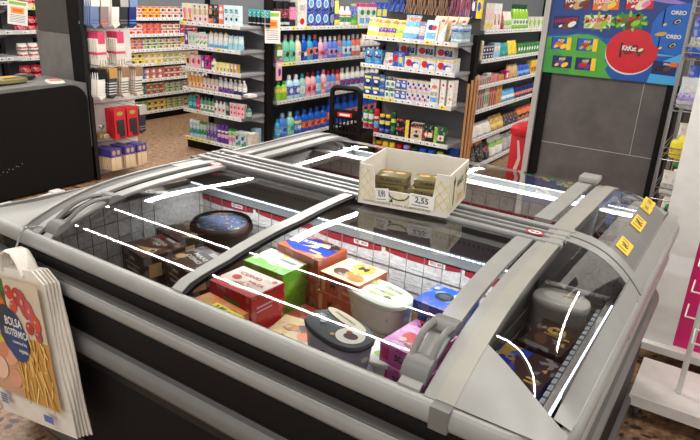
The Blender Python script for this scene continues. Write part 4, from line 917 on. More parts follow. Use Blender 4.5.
for i, z in enumerate((1.235, 1.045, .87, .70, .51, .32, .115)):
    its = [(None, None, .42, 1, '', '')]
    for j in range(4):
        c, c2, c3, _ = LC[i][j]
        its.append(('w%d%d' % (i, j), art_box(.094, .07, .066, c, [('r', .0, .75, 1, 1, c2), ('e', .35, .4, .25, .25, c3), ('r', .6, .2, .9, .55, c2)], 'tea_box'), .094, 3, '%s and %s tea box' % (CW.get(c, c), CW.get(c2, c2)), 'box', .07, 2, .067))
    row(UL, H90, z, its, wh(i, nL), gapk=.004)
# aisle end signs
def sign(colr, kx=1, kz=1):
    def f():
        b = MB(); b.X = Matrix.Diagonal((kx, 1, kz, 1)); b.box(-.105, -.002, -.15, .105, .002, .15, 'white')
        F = frame((0, -.0021, 0), (1, 0, 0), (0, 0, 1))
        b.rect(-.09, .10, .09, .135, colr, F); b.rect(-.07, -.01, .07, .07, (235, 170, 90), F)
        for k, c in enumerate(('dred', 'grey', 'dred', 'grey', 'blue')): b.rect(-.08, -.035-.02*k, .08, -.03-.02*k, c, F)
        b.rect(-.05, .01, .05, .05, 'orange', F, .0012)
        return b.build('hanging_notice')
    return f
inst('sg', sign('lime', .72, 1), (-4.075, 4.76, 1.275), R(50), 'white printed notice hanging from the corner between beauty and detergent shelves', 'notice')
inst('sg2', sign('lime', .62, .56), (-4.60, 2.555, 1.37), R(50), 'white printed notice hanging at the far left above the counter', 'notice', ry=.12)
b = MB(); b.box(-4.1, 4.85, .76, -4.096, 4.895, 1.26, 'lgrey'); o = b.build('clip_strip', smooth=0); tag(o, 'thin grey clip strip hanging at the left end of the detergent shelves', 'strip')
# packs clipped to the strip
b = MB(); b.box(-.04, -.02, 0, .04, .0, .13, 'green'); F = frame((-.04, -.0205, 0), (1, 0, 0), (0, 0, 1)); b.rect(.0, .02, .08, .08, 'white', F); b.disc(.03, .10, .02, .015, 'orange', F)
o = b.build('hanging_pack'); o.location = (-4.094, 4.87, .98); o.rotation_euler.z = R(90); tag(o, 'green and white pack clipped to the strip below the notice', 'pack')
b = MB(); b.box(-.035, -.02, 0, .035, .0, .17, 'lpink'); F = frame((-.035, -.0205, 0), (1, 0, 0), (0, 0, 1)); b.disc(.035, .08, .022, .04, 'purple', F); b.rect(.01, .14, .06, .16, 'white', F)
o = b.build('hanging_pack'); o.location = (-4.094, 4.87, .76); o.rotation_euler.z = R(90); tag(o, 'pink and purple sachet clipped to the strip below the green pack', 'pack')
# ------------------------------------------------------------------ ice cream in the wells
def fbox(w, d, h, c, top=(), front=(), right=(), left=(), name='ice_cream_box'):
    def f():
        b = MB(); b.box(-w/2, -d/2, 0, w/2, d/2, h, PR(c, .16, 45), .0015)
        FT = frame((-w/2, -d/2, h), (1, 0, 0), (0, 1, 0)); FF = frame((-w/2, -d/2, 0), (1, 0, 0), (0, 0, 1)); FRt = frame((w/2, -d/2, 0), (0, 1, 0), (0, 0, 1)); FL = frame((-w/2, d/2, 0), (0, -1, 0), (0, 0, 1))
        for F, ms, W, Hh in ((FT, top, w, d), (FF, front, w, h), (FRt, right, d, h), (FL, left, d, h)):
            for i, q in enumerate(ms):
                lf = .0006+.0004*i
                if q[0] == 'r': b.rect(q[1]*W, q[2]*Hh, q[3]*W, q[4]*Hh, PR(q[5], .22, 60) if (q[3]-q[1])*(q[4]-q[2]) > .3 else q[5], F, lf)
                elif q[0] == 'e': b.disc(q[1]*W, q[2]*Hh, q[3]*W, q[4]*Hh, PR(q[5], .3, 70) if q[3] > .15 else q[5], F, lf, 18, q[6] if len(q) > 6 else 0)
                elif q[0] == 'p': b.art([(x*W, y*Hh) for x, y in q[1]], q[2], F, lf)
                elif q[0] == 't': b.text(q[1], q[2]*W, q[3]*Hh, q[4]*Hh, q[5], F, lf, .03, q[7] if len(q) > 7 else 0, q[6]*W)
                elif q[0] == 'cone':
                    _, x, y, L, a, cc = q; ca, sa = math.cos(a), math.sin(a); x *= W; y *= Hh
                    g = lambda u, v: (x+u*ca-v*sa, y+u*sa+v*ca)
                    b.art([g(0, 0), g(L, -L*.22), g(L, L*.22)], cc[0], F, lf); b.disc(*g(L*1.08, 0), L*.22, L*.27, cc[1], F, lf+.0004, 14, a); b.disc(*g(L*1.12, 0), L*.10, L*.14, cc[2], F, lf+.0008, 10, a)
        return b.build(name, smooth=0)
    return f
def stack(key, fn, x, y, tops, rz, labs, h, cat='box', jit=.0):
    for k, zt in enumerate(tops):
        inst(key, fn, (x+(RN.uniform(-jit, jit) if k else 0), y+(RN.uniform(-jit, jit) if k else 0), zt-h), rz, labs[k] if k < len(labs) else labs[-1], cat, None)
CN.update(redbox=(190, 40, 38), limebox=(120, 185, 45), bluebox=(30, 55, 140), pinkbox=(205, 95, 165), cho=(62, 38, 30), cho2=(92, 58, 44))
red = fbox(.19, .15, .0925, 'redbox', [('r', .0, .12, .98, .98, (225, 205, 185)), ('p', [(0, 0), (1, 0), (1, .2), (.4, .12), (0, .3)], 'redbox'), ('t', 'CONO', .42, .72, .15, 'redbox', .5), ('t', 'NATA', .7, .5, .15, 'redbox', .35), ('e', .25, .5, .09, .1, 'red'), ('e', .9, .82, .05, .07, 'orange'), ('cone', .30, .30, .055, .2, ('tan', 'cream', 'pink'))],
           [('r', .35, .15, .72, .62, (92, 120, 50)), ('t', 'FRESA', .2, .45, .15, 'white', .2), ('r', .75, .2, .95, .3, 'white')], [('r', .15, .5, .7, .56, 'lpink'), ('r', .15, .35, .6, .4, 'lpink')])
stack('red', red, -1.235, 1.322, (.72, .6255, .5325), -.06, ['red and cream cone ice cream box, topmost of its stack', 'red cone ice cream box, second down in its stack', 'red cone ice cream box at the bottom of its stack'], .0925, jit=.008)
grn = fbox(.185, .14, .0925, 'limebox', [('p', [(0, 1), (1, 1), (1, .35), (.5, .25), (0, .6)], (218, 216, 190)), ('cone', .42, .35, .055, .1, ('tan', 'cream', 'cho2')), ('e', .10, .3, .05, .06, 'white'), ('e', .5, .85, .06, .06, 'yellow'), ('r', .5, .6, .9, .68, 'grey')], [('r', .1, .4, .4, .5, (170, 215, 90))], [('r', .2, .3, .8, .6, (140, 195, 70))])
stack('grn', grn, -1.262, 1.500, (.722, .628, .534), -.05, ['lime green cone ice cream box, topmost of its stack behind the red box', 'lime green cone ice cream box, second down', 'lime green cone ice cream box at the bottom of its stack'], .0925, jit=.004)
org = fbox(.19, .10, .07, (222, 130, 60), [('e', .2, .5, .12, .3, 'gold'), ('e', .8, .6, .1, .2, 'redbox'), ('r', .0, .0, 1, .12, 'orange')])
inst('org', org, (-1.215, 1.160, .63), -.12, 'orange ice cream box leaning in front of the red boxes', 'box', ry=.0)
stack('org2', fbox(.20, .10, .185, 'cho', [('r', .1, .1, .9, .9, 'orange')]), -1.215, 1.165, (.628,), -.1, ['brown box beneath the orange ice cream box'], .185)
b = MB(); b.box(-.065, -.018, 0, .065, .018, .003, M((250, 240, 10), .4)); F = frame((-.065, -.018, .003), (1, 0, 0), (0, 1, 0)); b.text('2,95', .035, .018, .026, 'black', F, .0006, .04); b.rect(.07, .012, .115, .016, 'charcoal', F); b.rect(.07, .02, .10, .024, 'charcoal', F)
o = b.build('price_card', smooth=0); o.location = (-1.165, 1.155, .7015); o.rotation_euler = (0, 0, -.12); tag(o, 'bright yellow price card lying on the orange box', 'card')
ext = fbox(.21, .145, .098, 'terracotta', [('p', [(.0, .25), (.35, .05), (1, .3), (.95, .75), (.4, .95), (.1, .7)], 'bluebox'), ('e', .72, .8, .22, .18, 'cho'), ('e', .62, .72, .1, .1, 'tan'), ('cone', .35, .35, .05, .5, ('tan', 'cream', 'cho')), ('t', 'EXTREME', .45, .65, .2, 'cream', .62, .15), ('r', .6, .25, .85, .33, 'tan'), ('e', .1, .4, .05, .07, 'white'), ('e', .9, .15, .08, .09, 'tan')], [('r', .1, .3, .8, .42, 'redbox'), ('r', .1, .6, .5, .68, 'tan')], [('r', .1, .3, .8, .45, 'redbox')])
stack('ext', ext, -1.205, 1.628, (.752, .652, .552), -.16, ['terracotta and blue cone ice cream box, topmost by the back wall', 'terracotta and blue cone ice cream box, second down by the back wall', 'terracotta and blue cone ice cream box at the bottom by the back wall'], .098)
mgw = fbox(.165, .155, .072, 'terracotta', [('r', .0, .0, 1, 1, (226, 196, 150)), ('e', .60, .72, .27, .26, 'gold'), ('t', 'M', .6, .72, .26, 'cho', .22), ('e', .35, .3, .22, .17, 'cho2', -.3), ('e', .68, .28, .26, .17, (190, 120, 50), -.3), ('e', .75, .2, .15, .08, 'orange')], [('t', 'M', .35, .5, .5, 'cho', .12), ('r', .05, .1, .15, .9, 'tan'), ('r', .6, .3, .9, .45, 'tan')], [('t', 'M', .4, .5, .5, 'cho', .12)])
for k, (zt, dx) in enumerate(((.728, .01), (.655, 0), (.582, .008), (.509, 0))): inst('mgw', mgw, (-1.01+dx, 1.590, zt-.072), -.10, ('cream topped ice cream bar box with gold seal, topmost of four', 'terracotta sided ice cream bar box, second of four down', 'terracotta sided ice cream bar box, third of four down', 'terracotta sided ice cream bar box at the bottom of four')[k], 'box')
mgs = fbox(.15, .13, .07, 'terracotta', [], [('t', 'M', .35, .5, .5, 'cho', .12)], [])
for k in range(2): inst('mgs', mgs, (-1.085, 1.455, .44+.0715*k), -.1, ('terracotta ice cream bar box on the well floor beside the green stack', 'terracotta ice cream bar box on another, beside the green stack')[k], 'box')
mfl = fbox(.17, .19, .08, 'gold', [('r', 0, 0, 1, 1, (220, 190, 140)), ('e', .25, .32, .24, .20, (230, 205, 150)), ('t', 'M', .25, .32, .22, 'cho', .2), ('e', .6, .7, .2, .12, 'cho2'), ('e', .75, .5, .18, .12, 'orange'), ('e', .35, .65, .16, .1, (190, 120, 50)), ('e', .7, .25, .14, .1, 'gold')], [('t', 'M', .3, .5, .5, 'cho', .14), ('e', .7, .5, .15, .3, 'orange')])
stack('mfl', mfl, -1.035, 1.315, (.602, .521), .15, ['gold and cream ice cream bar box lying low beside the dark tub', 'gold ice cream bar box beneath another beside the dark tub'], .08)
def tub(c, lidc, w, d, h, marks, side):
    def f():
        b = MB()
        b.lathe([(.86, 0), (.9, .01), (.98, h*.8), (1.0, h*.86)], lambda k: M(side[k] if k < len(side) else c), 28, w/2, d/2, sq=2.6)
        for i in range(9):
            a = 2*PI*i/9; b.disc(0, 0, .013, .008, ('white', side[0], 'lgrey')[i % 3], frame((w*.465*math.cos(a), d*.465*math.sin(a), h*.5), (-math.sin(a), math.cos(a), 0), (0, 0, 1)), .006, 10)
        F = frame((0, -d*.485, 0), (1, 0, 0), (0, 0, 1)); b.rect(-w*.16, h*.35, w*.16, h*.62, 'lgrey', F, .004) if False else None
        o = b.build('ice_cream_tub')
        l = MB(); l.lathe([(1.03, h*.83), (1.04, h*.90), (1.0, h*.97), (.93, h), (.5, h+.001)], lidc, 28, w/2, d/2, sq=2.6)
        F = frame((0, 0, h+.0012), (1, 0, 0), (0, 1, 0))
        for i, q in enumerate(marks):
            lf = .0005+.0005*i
            if q[0] == 'e': l.disc(q[1], q[2], q[3], q[4], q[5], F, lf, 20, q[6] if len(q) > 6 else 0)
            elif q[0] == 't': l.text(q[1], q[2], q[3], q[4], q[5], F, lf, .02, q[7], q[6])
            elif q[0] == 'r': l.rect(q[1], q[2], q[3], q[4], q[5], F, lf)
        l.build('lid', o); return o
    return f
tw = tub((190, 186, 168), (188, 186, 168), .235, .145, .105, [('e', .01, -.01, .075, .035, 'offwhite'), ('e', -.06, .025, .022, .012, 'lime', .4), ('e', .03, .005, .03, .010, (150, 165, 90)), ('e', .0, -.025, .028, .010, (170, 180, 120)), ('e', .05, -.02, .015, .01, 'olive'), ('t', 'LECHE', .03, .035, .018, 'olive', .07, 0), ('t', 'NATA', -.01, -.001, .014, 'grey', .05, 0)], [(200, 196, 176), (214, 210, 190)])
inst('tw', tw, (-.868, 1.545, .610), -.22, 'white oval ice cream tub with green leaves printed on its lid', 'tub')
inst('tw2', tub((205, 200, 180), (210, 206, 188), .20, .13, .10, [], [(190, 186, 160), (205, 200, 180)]), (-.875, 1.565, .503), -.22, 'white oval tub beneath the leaf printed tub', 'tub')
tb = tub((64, 58, 66), (72, 76, 78), .225, .135, .10, [('e', .058, -.008, .043, .040, 'offwhite'), ('e', .062, -.010, .022, .016, 'cho', .3), ('e', .045, .0, .010, .008, 'dred'), ('e', -.015, .040, .085, .020, 'cream', -.04), ('t', 'STRACCIATELLA', -.02, .040, .010, 'charcoal', .09, -.04), ('r', -.085, -.012, -.06, .005, 'lgrey'), ('e', -.045, -.02, .010, .010, 'lgrey'), ('e', .025, -.045, .007, .006, 'gold')], [(50, 46, 56), (200, 190, 210), (64, 58, 66)])
inst('tb', tb, (-.822, 1.245, .638), -.28, 'dark grey oval ice cream tub with round chocolate picture, upper of two', 'tub')
inst('tb', tb, (-.812, 1.235, .536), -.22, 'dark grey oval ice cream tub, lower of two', 'tub')
inst('tbb', fbox(.2, .12, .095, 'cho', []), (-.815, 1.235, .44), -.2, 'brown box on the well floor beneath the dark tubs', 'box')
inst('tl', tub((220, 220, 210), (226, 226, 215), .17, .12, .09, [('e', .0, .0, .06, .035, 'white'), ('e', .02, -.015, .03, .018, 'lime')], [(210, 210, 190)]), (-.745, 1.345, .55), .2, 'white tub with lime green picture between dark tub and pink boxes', 'tub')
inst('tl2', fbox(.15, .12, .107, 'cho', []), (-.755, 1.355, .44), .2, 'brown box under the lime pictured tub', 'box')
sol = fbox(.145, .175, .062, 'pinkbox', [('r', 0, 0, 1, 1, (206, 120, 178)), ('t', 'SOLER', .55, .86, .20, 'charcoal', .72, .0), ('e', .60, .38, .30, .26, 'dred'), ('e', .60, .38, .24, .20, 'redbox'), ('e', .33, .42, .14, .15, 'red'), ('e', .28, .28, .08, .07, 'lpink'), ('t', 'BERRY', .62, .42, .08, 'offwhite', .3), ('t', 'MIX', .62, .33, .08, 'offwhite', .2), ('e', .2, .95, .06, .04, 'red'), ('e', .85, .2, .07, .05, 'lime')], [('r', .05, .2, .22, .8, 'magenta'), ('t', 'SOLER', .6, .5, .42, 'charcoal', .5), ('e', .9, .25, .1, .2, 'red')], [('r', .1, .2, .8, .7, (180, 80, 150))])
for k, (zt, dx, dy) in enumerate(((.700, 0, 0), (.636, .003, -.006), (.565, -.02, -.012), (.502, 0, .0))): inst('sol', sol, (-.640+dx, 1.385+dy, zt-.062), -.12-.03*k, ('pink berry ice cream box, topmost of its stack', 'pink berry ice cream box, second from the top of its stack', 'pink berry ice cream box, third from the top and slid forward', 'pink berry ice cream box at the bottom of its stack')[k], 'box')
ore = fbox(.15, .14, .098, (28, 70, 160), [('e', .42, .55, .20, .20, 'black'), ('e', .42, .57, .13, .12, (60, 60, 66)), ('t', 'OREO', .80, .78, .26, 'white', .5, .2), ('e', .1, .8, .06, .06, 'gold')], [('t', 'OREO', .6, .45, .34, 'white', .5), ('r', .03, .25, .15, .6, 'gold'), ('r', .2, .12, .5, .18, 'sky')], [], [('r', .3, .3, .6, .6, 'gold')])
stack('ore', ore, -.645, 1.560, (.752, .652, .552), -.10, ['blue cookie ice cream box by the back wall, topmost of its stack', 'blue cookie ice cream box, second down by the back wall', 'blue cookie ice cream box at the bottom by the back wall'], .098)
inst('fil', fbox(.15, .10, .07, 'orange', [('r', .1, .1, .9, .9, 'gold')]), (-.51, 1.53, .60), .1, 'orange and gold packet beside the blue cookie boxes', 'box')
inst('fil2', fbox(.15, .12, .158, 'cho', []), (-.505, 1.53, .44), .1, 'brown box below the orange and gold packet', 'box')
cart = lambda a: fbox(.16, .16, .10, 'cho', a, [('t', 'MILK', .5, .75, .14, 'offwhite', .2), ('r', .2, .5, .8, .55, 'tan'), ('t', 'CHOCO', .5, .32, .14, 'offwhite', .5), ('r', .65, .1, .9, .2, 'tan')], [('r', .1, .2, .4, .7, 'tan')], [('r', .3, .5, .7, .6, 'tan')])
cA = cart([('r', 0, 0, 1, 1, 'cho2'), ('cone', .25, .22, .075, .22, ('tan', 'beige', 'cho')), ('t', 'CHOCOLATE', .45, .72, .13, 'offwhite', .5, -.1), ('t', 'CONO', .45, .60, .12, 'offwhite', .3, -.1), ('r', .05, .8, .3, .95, 'dred'), ('r', .35, .88, .7, .96, 'lgrey'), ('e', .8, .75, .12, .08, 'cho')])
cB = cart([('r', 0, 0, 1, 1, (70, 42, 30)), ('cone', .42, .30, .075, .22, ('tan', 'beige', 'cho')), ('t', 'CARAMEL', .4, .78, .14, 'gold', .6, -.1), ('t', 'CONO', .4, .62, .12, 'gold', .4, -.1), ('e', .85, .85, .12, .1, 'gold')])
cC = cart([('r', 0, 0, 1, 1, (78, 52, 44)), ('t', 'MAXI', .5, .6, .15, 'offwhite', .5, -.1), ('t', 'CONO', .5, .42, .14, 'offwhite', .6, -.1), ('r', .5, .78, .85, .92, 'lgrey'), ('e', .2, .3, .12, .12, 'tan'), ('e', .8, .2, .1, .1, 'brown')])
for k in range(3):
    pos = ('topmost', 'second down', 'at the bottom')[k]
    inst('cA', cA, (-1.655, 1.295, .64-.101*k if k < 2 else .44), -.18, 'dark chocolate cone box with cone picture near the left end, %s' % pos, 'box') if k < 2 else None
    inst('cB', cB, (-1.675, 1.465, .645-.101*k), -.18, 'dark brown caramel cone box with gold wording behind, %s' % pos, 'box') if k < 2 else None
    inst('cC', cC, (-1.475, 1.33, .63-.101*k), -.22, 'dark chocolate cone box with pale wording beside the divider, %s' % pos, 'box') if k < 2 else None
for k, (x, y) in enumerate(((-1.655, 1.295), (-1.675, 1.467), (-1.475, 1.33))):
    inst('cf', fbox(.16, .155, .087, 'cho', []), (x, y, .44), -.18, ('flat brown box on the well floor under the leftmost cone boxes', 'flat brown box on the well floor under the caramel cone boxes', 'flat brown box on the well floor near the divider')[k], 'box')
# round cake tub under a clear dome, plastic bag of pastry
b = MB(); b.lathe([(.088, 0), (.098, .01), (.110, .06), (.118, .065)], M((60, 42, 38), .4), 32)
ck = b.build('cake_tub')
b = MB(); b.lathe([(.100, .058), (.104, .075), (.096, .088), (.070, .092), (.0, .094)], lambda k: M('cho2') if k < 2 else M((92, 104, 140), .6, 0, .4), 32, cap=False)
for k in range(110):
    a = RN.uniform(0, 2*PI); r_ = RN.uniform(.0, .10)**.5*.30*.98 if k % 2 else RN.uniform(.078, .098)
    r_ = min(r_, .098); b.disc(r_*math.cos(a), r_*math.sin(a), .0055, .0032, ('red', 'lemon', 'white', 'green', 'orange', 'sky', 'cho')[k % 7], frame((0, 0, .094 if r_ < .085 else .089), (1, 0, 0), (0, 1, 0)), .001, 6, a)
b.build('cake', ck, 50)
b = MB(); b.lathe([(.119, .063), (.117, .085), (.110, .098), (.095, .102), (.0, .102)], FILM, 32, cap=False); b.build('dome_lid', ck, 60)
ck.location = (-1.60, 1.575, .675); tag(ck, 'round cake tub with colourful sprinkles under a clear dome lid', 'tub')
stack('cku', fbox(.2, .2, .115, (96, 60, 56), [('e', .5, .5, .3, .3, 'dred')]), -1.60, 1.58, (.673, .556), 0, ['brown square box directly under the round cake tub', 'brown square box on the well floor below the round cake tub'], .115, jit=0)
def baggy(c):
    def f():
        bm = bmesh.new(); bmesh.ops.create_icosphere(bm, subdivisions=3, radius=1)
        rr = random.Random(5)
        for v in bm.verts:
            n = 1+.10*math.sin(v.co.x*9+v.co.y*7)+.08*math.sin(v.co.z*11+v.co.x*5); v.co = Vector((v.co.x*.085*n, v.co.y*.07*n, (v.co.z*n+1)*.035))
            v.co.z = max(0, v.co.z)
        b = MB(); bm.verts.index_update(); b.add([v.co[:] for v in bm.verts], [[v.index for v in f_.verts] for f_ in bm.faces], c); bm.free()
        b.lathe([(.004, .07), (.012, .09), (.03, .115)], c, 9, cap=False)
        o = b.build('food_bag', smooth=60)
        k = MB()
        for i in range(4): k.box(-.06+.03*i, -.03, .008, -.04+.03*i, .03, .05, 'tan', .006)
        k.build('pastry', o); return o
    return f
inst('bg', baggy(FILM), (-1.775, 1.60, .60), .2, 'crumpled clear bag of pastry left of the round cake tub', 'bag')
inst('bgu', fbox(.14, .17, .157, (110, 84, 76), [], name='ice_cream_box'), (-1.785, 1.61, .44), 0, 'brown box under the clear pastry bag', 'box')
# head well
dk = fbox(.115, .165, .11, 'cho', [('e', .5, .68, .36, .22, (70, 50, 40)), ('e', .50, .70, .22, .13, 'gold'), ('t', 'M', .5, .70, .13, 'cho', .22), ('t', 'MAGNUM', .6, .52, .08, 'gold', .6), ('e', .35, .3, .14, .2, 'cho2', .4), ('t', '4', .85, .32, .16, 'gold', .1)], [('r', .1, .2, .9, .4, 'gold')])
inst('dk', dk, (-.312, 1.50, .665), -.12, 'dark chocolate bar box with gold seal in the end well', 'box')
inst('dku', fbox(.12, .165, .11, 'dbrown', []), (-.315, 1.50, .554), -.12, 'dark brown box, second down in the end well', 'box')
inst('dku2', fbox(.12, .165, .11, 'dbrown', []), (-.315, 1.50, .442), -.12, 'dark brown box at the bottom of the end well', 'box')
bl = fbox(.155, .16, .10, 'bluebox', [('r', 0, 0, .48, 1, (30, 60, 170)), ('p', [(.0, 1), (.3, 1), (.05, .5)], 'gold'), ('t', 'BOM', .25, .62, .2, 'gold', .3, -.5), ('r', .48, 0, 1, 1, (60, 34, 40)), ('e', .52, .5, .12, .34, 'cho', .5), ('t', '4', .85, .6, .16, 'gold', .09), ('r', .7, .15, .9, .2, 'gold'), ('r', .7, .25, .9, .3, 'gold')])
inst('bl', bl, (-.335, 1.325, .665), -.12, 'royal blue and gold bar box at the front of the end well', 'box')
inst('blu', fbox(.155, .16, .11, 'bluebox', []), (-.335, 1.325, .554), -.12, 'blue box under the royal blue and gold box', 'box')
inst('blu2', fbox(.155, .16, .11, 'navy', []), (-.335, 1.325, .442), -.12, 'navy box at the bottom front of the end well', 'box')
inst('bowl', tub((216, 208, 200), (222, 214, 206), .15, .12, .12, [('e', 0, 0, .05, .04, (236, 230, 224)), ('e', .02, .015, .02, .008, 'tan'), ('r', -.03, .03, .02, .036, 'salmon')], [(200, 190, 180), (222, 214, 206)]), (-.345, 1.675-.005, .68), .3, 'white rounded tub standing at the back of the end well', 'tub') if False else None
inst('bowl', tub((216, 208, 200), (222, 214, 206), .155, .11, .125, [('e', 0, 0, .05, .03, (236, 230, 224)), ('e', .02, .008, .02, .006, 'tan')], [(200, 190, 180), (222, 214, 206)]), (-.335, 1.645, .70), .05, 'white rounded tub standing at the back of the end well', 'tub')
inst('bowlu', fbox(.14, .10, .257, 'lgrey', []), (-.335, 1.645, .441), 0, 'grey box under the white rounded tub in the end well', 'box')
# pale red card in the back well
b = MB(); b.add([(-.09, 0, 0), (.11, 0, 0), (.0, .05, .10), (-.09, .012, 0), (.11, .012, 0), (0, .06, .10)], [(0, 1, 2), (3, 5, 4), (0, 2, 5, 3), (1, 4, 5, 2), (0, 3, 4, 1)], M((200, 70, 90), .4))
o = b.build('folded_card', smooth=0); o.location = (-.69, 2.10, .742); tag(o, 'pinkish red folded card standing in the back well', 'card')
inst('cb', fbox(.24, .2, .30, (214, 206, 200), []), (-.68, 2.13, .441), 0, 'pale carton under the pinkish red folded card', 'box')
stack('rb', fbox(.18, .16, .09, 'orange', [('e', .5, .5, .3, .3, 'white'), ('r', 0, 0, 1, .2, 'brown')]), -1.55, 2.10, (.62, .529), .1, ['orange box in the back well, upper of two', 'orange box in the back well, lower of two'], .088)

# ------------------------------------------------------------------ display carton on the spine
K = frame((0, 0, 0), (math.cos(R(10)), math.sin(R(10)), 0), (-math.sin(R(10)), math.cos(R(10)), 0)); K.translation = Vector((-.99, 1.575, .981))
CT2 = empty('display_carton', K.translation, R(10)); tag(CT2, 'open white display carton with yellow lattice print standing on the freezer spine', 'carton')
W_, D_, H_ = .292, .235, .132
b = MB(); b.box(0, 0, 0, W_, D_, .004, CARD); b.box(0, D_-.004, .004, W_, D_, H_, CARD)
b.box(0, 0, .004, .004, D_-.004, H_, CARD)
b.prism([(0, .004), (W_, .004), (W_, H_), (.250, H_), (.243, .055), (.055, .055), (.047, H_-.004), (.0, H_-.004)], 0, .004, CARD)
b.box(W_-.004, .004, .004, W_, D_-.004, H_, CARD)
b.box(.0, D_*.5, .004, .004, D_*.5+.002, H_, 'lgrey')
YE = M((226, 208, 130), .7)
F1 = frame((0, 0, 0), (1, 0, 0), (0, 0, 1)); F2 = frame((W_, 0, 0), (0, 1, 0), (0, 0, 1))
def lattice(F, x0, x1, z0, z1, inside, s=.035, t=.005):
    n = int((x1-x0+z1-z0)/s)+2
    for sg in (1, -1):
        for k in range(-n, n):
            c0 = k*s; m_ = 26
            for i in range(m_):
                xa = x0+(x1-x0)*i/m_; xb = x0+(x1-x0)*(i+1)/m_
                za, zb = sg*(xa-x0)*1.2+c0, sg*(xb-x0)*1.2+c0
                mx_, mz = (xa+xb)/2, (za+zb)/2
                if z0 < min(za, zb) and max(za, zb) < z1-t and inside(mx_, mz): b.art([(xa, za), (xb, zb), (xb, zb+t), (xa, za+t)], YE, F, .0008)
lattice(F1, .002, W_, .012, H_-.006, lambda x, z: (x < .046 or x > .252 or z < .046))
lattice(F2, 0, D_, .004, H_-.004, lambda x, z: True)
DG = M('dgreen', .5)
for xx in (.055, .20): b.rect(xx, .025, xx+.007, .10, DG, F2, .0016); b.art([(xx-.010, .095), (xx+.017, .095), (xx+.0035, .12)], DG, F2, .0016)
b.text('FRAGIL', .13, .085, .032, DG, F2, .0016, .02, .1, .08); b.rect(.11, .02, .17, .045, 'tan', F2, .0014)
b.text('CHOCOLATE CON ALMENDRAS', .13, .012, .009, 'olive', F1, .0016, .01, 0, .22)
for k in range(8):  # curved bow line and arrow
    a = PI+PI*k/8; a2 = PI+PI*(k+1)/8
    b.art([(.135+.035*math.cos(a), .05+.022*math.sin(a)), (.135+.035*math.cos(a2), .05+.022*math.sin(a2)), (.135+.031*math.cos(a2), .05+.018*math.sin(a2)), (.135+.031*math.cos(a), .05+.018*math.sin(a))], DG, F1, .0018)
b.art([(.105, .02), (.118, .02), (.116, .034)], DG, F1, .0018)
o = b.build('carton_body', CT2, 0)
for x, ta, w2, txt in ((.082, -.12, .044, '0,95'), (.212, .02, .078, '2,55')):
    c = MB(); T = Matrix.Translation((x, -.004, .040)) @ Matrix.Rotation(ta, 4, 'Y')
    c.X = T; c.box(-w2/2, -.001, -.022, w2/2, .001, .020, 'white'); F = frame((0, -.0012, 0), (1, 0, 0), (0, 0, 1))
    c.text(txt, 0, .002, .024, 'charcoal', F, .0006, .02, 0, w2*.55); c.rect(-w2*.4, -.016, w2*.3, -.013, 'grey', F); c.rect(-w2*.4, .013, w2*.2, .016, 'lgrey', F)
    o = c.build('price_card', smooth=0); o.matrix_world = K @ Matrix.Identity(4); tag(o, ('small white price card on the front of the display carton', 'wider white price card on the front of the display carton')[int(x > .1)], 'card')
def choc():
    b = MB(); GO = M((108, 98, 58), .35); b.box(-.052, -.04, 0, .052, .04, .026, GO, .004)
    F = frame((-.052, -.04, .026), (1, 0, 0), (0, 1, 0)); b.disc(.03, .05, .018, .012, M((214, 170, 90), .5), F); b.disc(.074, .05, .016, .011, M((214, 170, 90), .5), F); b.disc(.028, .05, .007, .006, 'salmon', F, .0012); b.disc(.074, .052, .006, .005, 'salmon', F, .0012); b.rect(.012, .02, .09, .025, 'olive', F)
    F = frame((-.052, -.04, 0), (1, 0, 0), (0, 0, 1)); b.text('TURRON', .052, .013, .013, 'dbrown', F, .0006, .03, 0, .07)
    F = frame((.052, -.04, 0), (0, 1, 0), (0, 0, 1)); b.text('ORO', .04, .013, .012, 'dbrown', F, .0006, .03, 0, .04)
    return b.build('chocolate_packet')
for k, (x, y, z, a, l) in enumerate(((.078, .10, .0045, 0, 'lowest olive chocolate packet at the left inside the carton'), (.078, .10, .031, .02, 'olive chocolate packet, middle of the left pile in the carton'), (.080, .10, .0575, .12, 'olive chocolate packet on top of the left pile in the carton'),
                                     (.20, .10, .0045, 0, 'lowest olive chocolate packet at the right inside the carton'), (.198, .10, .031, .05, 'olive chocolate packet, middle of the right pile in the carton'), (.202, .12, .0575, .2, 'olive chocolate packet tilted on top of the right pile'))):
    q = K @ Vector((x, y, z)); inst('choc', choc, q, R(10)+a, l, 'packet')
# yellow stickers on the back half of the end glass
for k, (x, y, w_, h_) in enumerate(((-.232, 1.885, .045, .10), (-.236, 2.13, .042, .12), (-.242, 2.31, .042, .07), (-.246, 2.40, .042, .08))):
    b = MB(); n = (crown(x+.01, y)-crown(x-.01, y))/.02; u = Vector((1, 0, n)).normalized()
    F = frame(Vector((x, y, crown(x, y)+.0095))-u*w_/2-Vector((0, h_/2, 0)), u, (0, 1, 0))
    b.box(0, 0, -.0015, w_, h_, 0, M((240, 200, 50), .5), 0, F); b.text('%', w_*.5, h_*.5, h_*.4, 'charcoal', F, .0008, .02); b.rect(w_*.15, h_*.15, w_*.8, h_*.2, 'brown', F, .0008); b.rect(w_*.15, h_*.8, w_*.7, h_*.85, 'brown', F, .0008)
    fpart(b, 'price_sticker', 'yellow price sticker', smooth=0)
